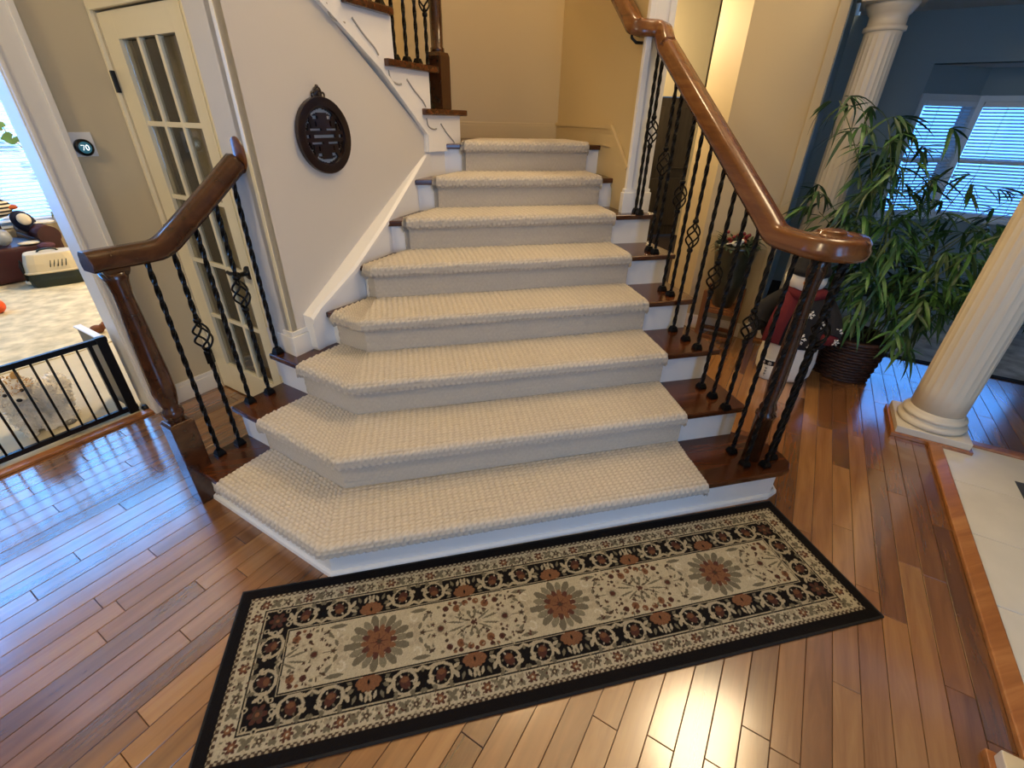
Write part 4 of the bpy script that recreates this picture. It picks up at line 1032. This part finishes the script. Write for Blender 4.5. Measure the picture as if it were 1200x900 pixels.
sc_.sweep(smooth_path([sp_(-.08, .09, .61), sp_(-.10, .165, .52), sp_(-.115, .215, .40), sp_(-.12, .222, .30)], 2), [(-.055, -.012), (.055, -.012), (.055, .012), (-.055, .012)], True, upv=SF)
obj('scarf', sc_, M_RED, sn)
hat = MB(); hat.lathe([(.112, .0), (.122, .01), (.122, .045), (.108, .05), (.10, .09), (.07, .13), (.03, .152), (.001, .155)], sp_(-.035, 0, .735), 28); hat.ball(sp_(-.035, -.02, .90), .026, 12, 8)
obj('hat', hat, M_COAT, sn)
obj('nose', MB().lathe([(.014, 0), (.010, .03), (.001, .062)], sp_(-.035, .095, .70), 10, Matrix((SR, ZV, SF)).transposed()), M_CARROT, sn)
for sx in (-1, 1): obj('eye', MB().ball(sp_(-.035+sx*.035, .088, .735), .010, 10, 6), M_COAT, sn)
def flake(p, n, r):
    n = n.normalized(); a = n.cross(ZV).normalized(); b = n.cross(a); m = MB()
    for k in range(3):
        d = a*math.cos(k*PI/3)+b*math.sin(k*PI/3); m.tube([p-d*r, p, p+d*r], r*.11, 5)
        for s in (-1, 1):
            for e_ in (-.7, .7):
                d2 = a*math.cos(k*PI/3+e_)+b*math.sin(k*PI/3+e_); m.tube([p+d*(s*r*.5), p+d*(s*r*.5)+d2*(s*r*.38)], r*.09, 4)
    return m
def cr_(z): return np.interp(z, [.28, .30, .40, .52, .60], [.207, .214, .207, .172, .117])
for a, z, r in ((.30, .52, .030), (.72, .46, .032), (.20, .36, .040), (1.1, .38, .030), (-.75, .37, .03), (.55, .31, .022), (-.45, .50, .024)):
    d = SR*math.sin(a)+SF*math.cos(a); rr_ = cr_(z)+.004; obj('snowflake', flake(SNC+d*rr_+ZV*z, d+ZV*.25, r), M_FLAKE, sn)
for x, z, r in ((-.265, .41, .03), (-.275, .35, .025), (.235, .42, .03), (.24, .36, .025)): obj('snowflake', flake(sp_(x, .13 if z < .4 else .105, z), SF+SR*(.3 if x > 0 else -.3), r), M_FLAKE, sn)
obj('snowflake', flake(sp_(.01, .125, .79), SF+SR*.3, .026), M_FLAKE, sn)

bk2 = empty('small_snow_bucket', (1.945, 1.095, 0), 'small white pail with a dark snowflake band beside the snowman', 'pail')
bkc = Vector((1.945, 1.095, 0)); 
obj('pail', MB().lathe([(.001, 0), (.058, 0), (.064, .01), (.068, .16), (.062, .16), (.058, .02), (.001, .02)], bkc, 24), M_PLUSH, bk2)
obj('band', MB().lathe([(.066, .115), (.0715, .115), (.0722, .15), (.067, .15)], bkc, 24, cap=False), M_COAT, bk2)
for a in (-.6, 0, .6): d = SR*math.sin(a)+SF*math.cos(a); obj('snowflake', flake(bkc+d*.073+ZV*.132, d, .014), M_FLAKE, bk2)
gl = MB()
for zz in (.085, .062, .04): gl.tube([bkc+(SR*-.2+SF).normalized()*.070+SR*dx_+ZV*(zz+dz_) for dx_, dz_ in ((-.008, .008), (.008, .006), (0, .007), (0, -.009))], .0022, 4)
obj('lettering', gl, M_COAT, bk2)

# ---- planter on a wooden stand by the hall wall
HP = Vector((1.965, 1.765, 0))
ps = empty('plant_stand', HP, 'brown wooden four legged stand holding the dark pot by the hall wall', 'stand')
M_STAND = wood('stand_wood', '5A341A', '7C4C28', '99663A', .4, .2, axis=2)
for i, (a, b) in enumerate(((-1,-1), (1,-1), (1,1), (-1,1))):
    obj('leg', MB().box(HP+E(a*.105, b*.125)+ZV*.215, (.035, .035, .43), PI/4), M_STAND, ps, bevel=.003)
for z in (.27, .05):
    m = MB()
    for s in (-1, 1): m.box(HP+E(s*.105, 0)+ZV*z, (.02, .22, .03), PI/4); m.box(HP+E(0, s*.125)+ZV*z, (.18, .02, .03), PI/4)
    obj('rail', m, M_STAND, ps, bevel=.002)
obj('shelf', MB().box(HP+ZV*.292, (.19, .23, .014), PI/4), M_STAND, ps, bevel=.002)
fp = empty('flower_pot', HP+ZV*.30, 'dark green glazed pot with greenery and red berries on the wooden stand', 'pot')
M_POT = mat('dark_glaze', '2E3226', .3, var=.5, vscale=8, coat=.3)
obj('pot', MB().lathe([(.001, .30), (.072, .30), (.078, .31), (.115, .50), (.145, .70), (.156, .76), (.162, .765), (.162, .79), (.152, .79), (.14, .75), (.001, .74)], HP, 36), M_POT, fp)
M_GRN = mat('dark_greenery', '263A24', .6, var=.4, vscale=20); M_BERRY = mat('red_berry', '7A1A1E', .35)
gm = MB(); rg = random.Random(4)
for i in range(130):
    a = rg.uniform(0, 2*PI); r_ = .13*math.sqrt(rg.random()); q = HP+Vector((r_*math.cos(a), r_*math.sin(a), .755+rg.random()*.06))
    M = leaf_rot(a+rg.uniform(-.8, .8), rg.uniform(-1.2, .1), 0); gm.add([q+M @ Vector((v[0]*.5, v[1]*1.1, v[2]*.5)) for v in LV[i % 4][0]], LV[i % 4][1], True)
obj('greenery', gm, M_GRN, fp, kind='stuff')
for i in range(16):
    a = rg.uniform(0, 2*PI); r_ = .12*math.sqrt(rg.random()); obj('berry', MB().ball(HP+Vector((r_*math.cos(a), r_*math.sin(a), .80+rg.random()*.06)), .014, 10, 6), M_BERRY, fp)
bird = empty('white_bird', HP+SF*.10+ZV*.785, 'small white bird ornament nestled in the dark green pot', 'bird ornament')
bm_ = MB(); bp0 = HP+SF*.105+SR*.01
bm_.ball(bp0+ZV*.812, (.036, .022, .022), 14, 10, SM); bm_.ball(bp0+SR*.032+ZV*.835, .016, 12, 8); bm_.sweep([bp0-SR*.03+ZV*.812, bp0-SR*.07+ZV*.80], [(-.014, -.003), (.014, -.003), (.014, .003), (-.014, .003)])
obj('bird_body', bm_, M_PLUSH, bird); obj('beak', MB().lathe([(.005, 0), (.001, .014)], bp0+SR*.046+ZV*.835, 8, Matrix((ZV, SF, SR)).transposed()), M_CARROT, bird)
obj('outlet', MB().box(E(2.788, .13)+Vector((0, 0, .22)), (.010, .072, .115), PI/4), M_TRIM, None, bevel=.004)
tag(bpy.data.objects['outlet'], 'white wall outlet plate low on the hall wall behind the stand', 'outlet')
# ================================================================== FAMILY ROOM SIDE
GQ = -3.70*R2
def GP(s, z, dq=0): v = E(S0+s, GQ+dq); v.z = z; return v
gt = empty('pet_gate', GP(-1.0, 0), 'low black metal pet gate across the family room opening', 'gate')
def gbar(name, s0, s1, z0, z1, th=.018, dq=0): return obj(name, MB().prism([GP(s0, 0, dq-th/2), GP(s1, 0, dq-th/2), GP(s1, 0, dq+th/2), GP(s0, 0, dq+th/2)], z0, z1), M_BLACK, gt, bevel=.002)
gbar('top_rail', -2.3, -.44, .470, .500, .022); gbar('bottom_rail', -2.3, -.44, .028, .056, .022)
b0_ = None
for k in range(27):
    s = -.582-k*.0635
    if b0_ is None: b0_ = obj('bar', MB().tube([GP(s, .05), GP(s, .475)], .0055, 8), M_BLACK, gt, loc=GP(s, .05)); l0 = b0_.location.copy()
    else: inst(b0_, gt, l0+E(-k*.0635, 0))
gbar('post', -.492, -.445, .0, .505, .03); gbar('post', -.535, -.515, .03, .49, .02)
fp_ = MB(); fp_.prism([GP(-.47, 0, -.015), GP(-.455, 0, -.015), GP(-.455, 0, -.30), GP(-.47, 0, -.30)], .03, .495); obj('side_panel', fp_, M_BLACK, gt, bevel=.002)
obj('side_cap', MB().prism([GP(-.482, 0, -.02), GP(-.445, 0, -.02), GP(-.445, 0, -.30), GP(-.482, 0, -.30)], .495, .503), M_TRIM, gt, bevel=.002)
obj('gate_foot', MB().ball(GP(-.41, .02, .02), (.025, .025, .018), 12, 8), M_BLACK, gt)

# ---- fluffy cream dog behind the gate
M_FUR = mat('cream_fur', 'F2E9D6', .95, spec=.1, var=.12, vscale=14, bump=.5, bscale=160); M_FURD = mat('tan_fur', 'CDA263', .95, spec=.1, var=.25, vscale=20); M_NOSE = mat('black_nose', '120E0C', .35); M_PADG = mat('grey_fur', '8F8778', .95)
DC = E(-.865, -2.92); DX = E(1, 0); DY = E(0, 1)          # DX: tail direction, DY: towards the gate
dg_ = empty('dog', DC, 'fluffy cream small dog sitting on carpet behind the black pet gate', 'dog')
DM = Matrix((DX, DY, ZV)).transposed()
def dp(x, y, z): return DC+DX*x+DY*y+ZV*z
bmd = bmesh.new()
def blob(c, r):
    mt = Matrix.Translation(dp(*c)) @ DM.to_4x4() @ Matrix.Diagonal((*r, 1)); bmesh.ops.create_icosphere(bmd, subdivisions=3, radius=1, matrix=mt)
for c, r in (((.02, 0, .155), (.12, .095, .125)), ((.08, -.01, .12), (.10, .10, .11)), ((-.03, .04, .13), (.085, .075, .12)), ((-.05, .05, .265), (.088, .08, .078)), ((-.052, .125, .245), (.036, .045, .030)),
             ((-.09, .06, .33), (.020, .014, .028)), ((-.005, .06, .335), (.020, .014, .028)), ((-.07, .085, .07), (.030, .032, .075)), ((.01, .085, .07), (.030, .032, .075)), ((-.07, .105, .018), (.030, .042, .02)), ((.01, .105, .018), (.030, .042, .02)),
             ((.10, .085, .05), (.055, .042, .05)), ((.08, .12, .022), (.045, .032, .024)), ((.14, -.06, .17), (.065, .065, .08)), ((-.04, .07, .19), (.07, .06, .06))): blob(c, r)
me = bpy.data.meshes.new('body'); bmd.to_mesh(me); bmd.free()
tmp = bpy.data.objects.new('tmp', me); COL.objects.link(tmp); rm = tmp.modifiers.new('r', 'REMESH'); rm.mode = 'VOXEL'; rm.voxel_size = .011; sm_ = tmp.modifiers.new('s', 'SMOOTH'); sm_.iterations = 4
dgp = bpy.context.evaluated_depsgraph_get(); me2 = bpy.data.meshes.new_from_object(tmp.evaluated_get(dgp)); bpy.data.objects.remove(tmp)
rd_ = random.Random(8); tufts = [MB(), MB()]
for v in me2.vertices:
    nrm = v.normal; loc_ = (v.co-DC); x, y, z = loc_.dot(DX), loc_.dot(DY), v.co.z
    v.co += nrm*noise.noise(v.co*55)*.006
    if rd_.random() < .55 and not (y > .135 and z > .2):
        L = .018 if z > .03 else .008; d = (nrm+Vector((rd_.uniform(-.5, .5), rd_.uniform(-.5, .5), rd_.uniform(-.9, .1)))).normalized(); t_ = nrm.cross(d).normalized()*.004 if nrm.cross(d).length > .01 else Vector((.004, 0, 0))
        tufts[1 if (z > .27 and y > -.05 and rd_.random() < .7) else 0].add([v.co-nrm*.002-t_, v.co-nrm*.002+t_, v.co+d*L], [(0, 1, 2)])
me2.transform(Matrix.Translation(-DC)); me2.name = 'body'; me2.polygons.foreach_set('use_smooth', [True]*len(me2.polygons)); me2.materials.clear(); me2.materials.append(M_FUR)
o = bpy.data.objects.new('body', me2); COL.objects.link(o); o.parent = dg_
obj('fur', tufts[0], M_FUR, dg_, kind='stuff'); obj('fur_crown', tufts[1], M_FURD, dg_, kind='stuff')
obj('nose', MB().ball(dp(-.052, .168, .252), (.013, .010, .010), 12, 8), M_NOSE, dg_)
for sx in (-1, 1): obj('eye', MB().ball(dp(-.052+sx*.034, .122, .282), .0095, 12, 8), M_NOSE, dg_)
for x, y, z in ((-.09, .063, .332), (-.005, .063, .337)): obj('ear', MB().ball(dp(x, y+.004, z+.006), (.019, .010, .03), 12, 8, DM), M_FURD, dg_)
obj('paw_grey', MB().ball(dp(.085, .142, .022), (.032, .014, .018), 10, 6, DM), M_PADG, dg_)  # grey patch on the front of a paw

# ---- family room rug
M_FRUG = mat('patterned_cream_rug', 'D2C5A2', .95, spec=.1, var=.28, vscale=9, bump=.4, bscale=120)
fr_ = obj('area_rug', MB().prism([E(-1.5, -6.15), E(.35, -6.15), E(.35, -3.85), E(-1.5, -3.85)], .0125, .020), M_FRUG); tag(fr_, 'cream patterned rug on the family room carpet before the sofa', 'rug')

# ---- sofa and the things on it
M_LEATH = mat('oxblood_leather', '3C1A18', .4, var=.25, vscale=8, bump=.2, bscale=40)
def FP(s, q, z=0): v = E(s, q); v.z = z; return v
sf = empty('leather_sofa', FP(-.3, -6.6), 'dark oxblood leather sofa under the family room window', 'sofa')
def rb(name, s0, s1, q0_, q1_, z0, z1, m, par, bev): return obj(name, MB().prism([FP(s0, q0_), FP(s1, q0_), FP(s1, q1_), FP(s0, q1_)], z0, z1), m, par, bevel=bev, segs=3)
rb('seat', -1.3, .30, -6.85, -6.25, .02, .36, M_LEATH, sf, .04); rb('backrest', -1.3, .16, -6.95, -6.68, .36, .80, M_LEATH, sf, .07)
arm = MB(); arm.prism([FP(.28, -6.93), FP(.47, -6.93), FP(.47, -6.25), FP(.28, -6.25)], .02, .40); obj('arm', arm, M_LEATH, sf, bevel=.03)
obj('arm_roll', MB().tube([FP(.385, -6.93, .43), FP(.385, -6.24, .43)], .095, 16), M_LEATH, sf)
M_STRIPE = bpy.data.materials.new('striped_fabric'); M_STRIPE.use_nodes = True; nt = M_STRIPE.node_tree; b = nt.nodes['Principled BSDF']; b.inputs['Roughness'].default_value = .9
tc = nt.nodes.new('ShaderNodeTexCoord'); wv_ = nt.nodes.new('ShaderNodeTexWave'); wv_.bands_direction = 'Z'; wv_.inputs['Scale'].default_value = 9; cr2 = nt.nodes.new('ShaderNodeValToRGB'); cr2.color_ramp.interpolation = 'CONSTANT'
cr2.color_ramp.elements[0].color = (*lin('1B1A22'), 1); cr2.color_ramp.elements[1].color = (*lin('D9CDB6'), 1); cr2.color_ramp.elements[1].position = .45
nt.links.new(tc.outputs['Object'], wv_.inputs[0]); nt.links.new(wv_.outputs['Color'], cr2.inputs[0]); nt.links.new(cr2.outputs[0], b.inputs['Base Color'])
def cushion(name, s, q, z, r, m, label, cat='cushion', rot=0):
    M = Matrix((E(math.cos(rot), 0)+ZV*math.sin(rot), E(0, 1), ZV*math.cos(rot)-E(math.sin(rot), 0))).transposed()
    o = obj(name, MB().ball((0, 0, 0), r, 20, 14, M), m, loc=(0, 0, 0)); o.location = FP(s, q, z); return tag(o, label, cat)
M_NAVY = mat('navy_fabric', '141A33', .9); M_ORG = mat('orange_fabric', 'A8522A', .9); M_CRM = mat('cream_fabric', 'D9D0BC', .9); M_PURP = mat('plum_plush', '50303C', .95, bump=.5, bscale=120); M_SILV = mat('silver_plastic', '8A9098', .3, coat=.4)
cushion('striped_pillow', .12, -6.55, .70, (.16, .07, .10), M_STRIPE, 'black and cream striped pillow on top of the sofa back')
cushion('navy_pillow', .30, -6.50, .55, (.09, .06, .12), M_NAVY, 'navy pillow with pale stripe leaning on the sofa arm', rot=.5)
cushion('cream_pillow', .29, -6.42, .585, (.055, .03, .06), M_CRM, 'small cream pillow in front of the navy pillow', rot=.5)
cushion('orange_cloth', .26, -6.55, .695, (.06, .05, .025), M_ORG, 'orange folded cloth lying on the navy pillow', 'cloth')
cushion('white_cloth', .22, -6.30, .375, (.10, .06, .016), M_CRM, 'white cloth draped on the sofa seat edge', 'cloth')
cushion('white_towel', .44, -6.5, .53, (.10, .10, .014), M_CRM, 'white folded towel lying on the sofa arm', 'cloth')
cushion('plum_plush', .29, -6.12, .355, (.075, .05, .035), M_PURP, 'plum coloured plush lying on top of the pet carrier', 'plush toy')
cushion('silver_ball', .03, -6.3, .46, (.08, .08, .08), M_SILV, 'silver and black ball at the left on the sofa seat', 'ball')

# ---- pet carrier
pcr = empty('pet_carrier', FP(.22, -5.93, .0), 'beige and dark green plastic pet carrier on the family room floor', 'pet carrier')
M_BEI = mat('beige_plastic', 'CDBF9C', .45, bump=.05, bscale=60); M_GRNP = mat('dark_green_plastic', '16231A', .4); M_HOLE = mat('dark_interior', '0B0A09', .9)
CD = (E(math.cos(.30), 0)+E(0, math.sin(.30))); CN = Vector((-CD.y, CD.x, 0)); CN = CN if CN.dot(E(0, 1)) > 0 else -CN; CB = FP(.23, -5.93)
def cp(x, y, z): return CB+CD*x+CN*y+ZV*z
def shell(z0, z1, sx, sy, tx, ty):
    m = MB(); vs = []; n = 24
    for z, kx, ky in ((z0, sx, sy), ((z0+z1)/2, (sx+tx)/2+.006, (sy+ty)/2+.006), (z1, tx, ty)):
        for k in range(n):
            a = 2*PI*k/n; c, s = math.cos(a), math.sin(a); p = 5; d = (abs(c)**p+abs(s)**p)**(-1/p); vs.append(cp(kx*d*c, ky*d*s, z))
    fs = [(i*n+k, i*n+(k+1) % n, (i+1)*n+(k+1) % n, (i+1)*n+k) for i in range(2) for k in range(n)]+[tuple(range(n))[::-1], tuple(range(2*n, 3*n))]
    return m.add(vs, fs, False)
obj('tub', shell(.02, .165, .215, .145, .225, .155), M_GRNP, pcr, bevel=.008); obj('hood', shell(.165, .34, .228, .158, .185, .11), M_BEI, pcr, bevel=.012)
obj('hood_rim', shell(.158, .178, .234, .164, .234, .164), M_BEI, pcr, bevel=.004)
dr0 = MB().lathe([(.001, 0), (.105, .0), (.112, .012), (.105, .014), (.001, .014)], cp(-.222, .0, .165), 24, Matrix((CN, ZV*1.05, -CD)).transposed()); obj('door_opening', dr0, M_HOLE, pcr)
dr1 = MB()
for k in range(-3, 4): dr1.tube([cp(-.240, k*.026, .08), cp(-.240, k*.026, .25)], .003, 6)
for z in (.10, .165, .23): dr1.tube([cp(-.241, -.09, z), cp(-.241, .09, z)], .003, 6)
obj('wire_door', dr1, M_BLACK, pcr); obj('cushion', MB().ball(cp(-.20, .02, .075), (.05, .08, .035), 14, 8), M_CRM, pcr)
hv = MB()
for k in range(5): hv.tube([cp(-.02+k*.03, .155-.012*0, .215), cp(.0+k*.03, .132, .275)], .004, 5)
obj('vent_slots', hv, M_GRNP, pcr)
obj('carrier_handle', MB().tube(smooth_path([cp(-.08, 0, .335), cp(-.06, 0, .365), cp(.06, 0, .365), cp(.08, 0, .335)], 2), .009, 8), M_GRNP, pcr)

M_ORB = mat('orange_rubber', 'E0531C', .45)
o = obj('orange_ball', MB().ball((0, 0, 0), .062, 24, 16), M_ORB, loc=(0, 0, 0)); o.location = (-4.045, 3.455, .082); tag(o, 'bright orange ball on the family room rug at the left edge', 'ball')
for i, (x, y, c, lab) in enumerate(((-2.985, 2.975, 'A5683A', 'small orange brown plush toy just beyond the gate post'), (-3.01, 2.82, '7A4A2E', 'small dark brown plush toy left of the gate post end'))):
    m = MB(); m.ball((0, 0, .035), (.05, .04, .035), 14, 10); m.ball((.045, .01, .055), .026, 12, 8); m.ball((.04, .03, .075), .01, 8, 6); m.ball((.055, -.01, .075), .01, 8, 6)
    o = obj('plush_toy', m, mat('toy_plush_%d' % i, c, .95, bump=.4, bscale=120), loc=(0, 0, 0)); o.location = (x, y, .0125); tag(o, lab, 'plush toy')

# ---- plants at the family room window
vn = empty('trailing_vine', FP(.62, -6.92, 1.45), 'green trailing vine hanging before the family room window', 'plant')
M_VL = mat('vine_leaf', '4F7A48', .45, var=.3, vscale=10)
vp = smooth_path([FP(.50, -6.93, 1.9), FP(.58, -6.92, 1.5), FP(.60, -6.9, 1.32), FP(.68, -6.9, 1.2), FP(.72, -6.9, 1.02), FP(.78, -6.9, .85)], 2)
obj('vine_stem', MB().tube(vp, .004, 5), M_STEM, vn)
def hleaf(c, r, tilt):
    m = MB(); pts = [(0, -.15), (.5, -.5), (.9, -.25), (.95, .2), (.6, .65), (0, 1.25), (-.6, .65), (-.95, .2), (-.9, -.25), (-.5, -.5)]
    ax = (E(math.cos(tilt), 0)+ZV*math.sin(tilt)); ay = (ZV*math.cos(tilt)-E(math.sin(tilt), 0)); return m.slab([(x*r, y*r) for x, y in pts], c, ax, ay, E(.15, 1).normalized(), -.002, .002)
for s, z, r, t_ in ((.60, 1.31, .065, 1.6), (.66, 1.28, .055, -.6), (.70, 1.13, .045, 2.6), (.74, 1.02, .045, 2.3), (.57, 1.42, .05, .8), (.78, .88, .04, 2.7)): obj('leaf', hleaf(FP(s, -6.88, z), r, t_), M_VL, vn, bevel=0)
pt = empty('window_plant', FP(.78, -6.95, .50), 'bushy green plant low at the right of the family room window', 'plant')
obj('pot', MB().lathe([(.001, .30), (.07, .30), (.09, .46), (.085, .47), (.001, .46)], FP(.86, -6.78), 20), M_POT, pt)
gm = MB(); rg = random.Random(14)
for i in range(150):
    q = FP(.84, -6.78, .50)+Vector((rg.gauss(0, .07), rg.gauss(0, .07), abs(rg.gauss(.05, .10)))); M = leaf_rot(rg.uniform(0, 6.28), rg.uniform(-1, .5), 0); gm.add([q+M @ Vector((v[0]*.55, v[1]*1.2, v[2]*.5)) for v in LV[i % 4][0]], LV[i % 4][1], True)
obj('foliage', gm, mat('window_foliage', '6B7A52', .6, var=.4, vscale=20), pt, kind='stuff')
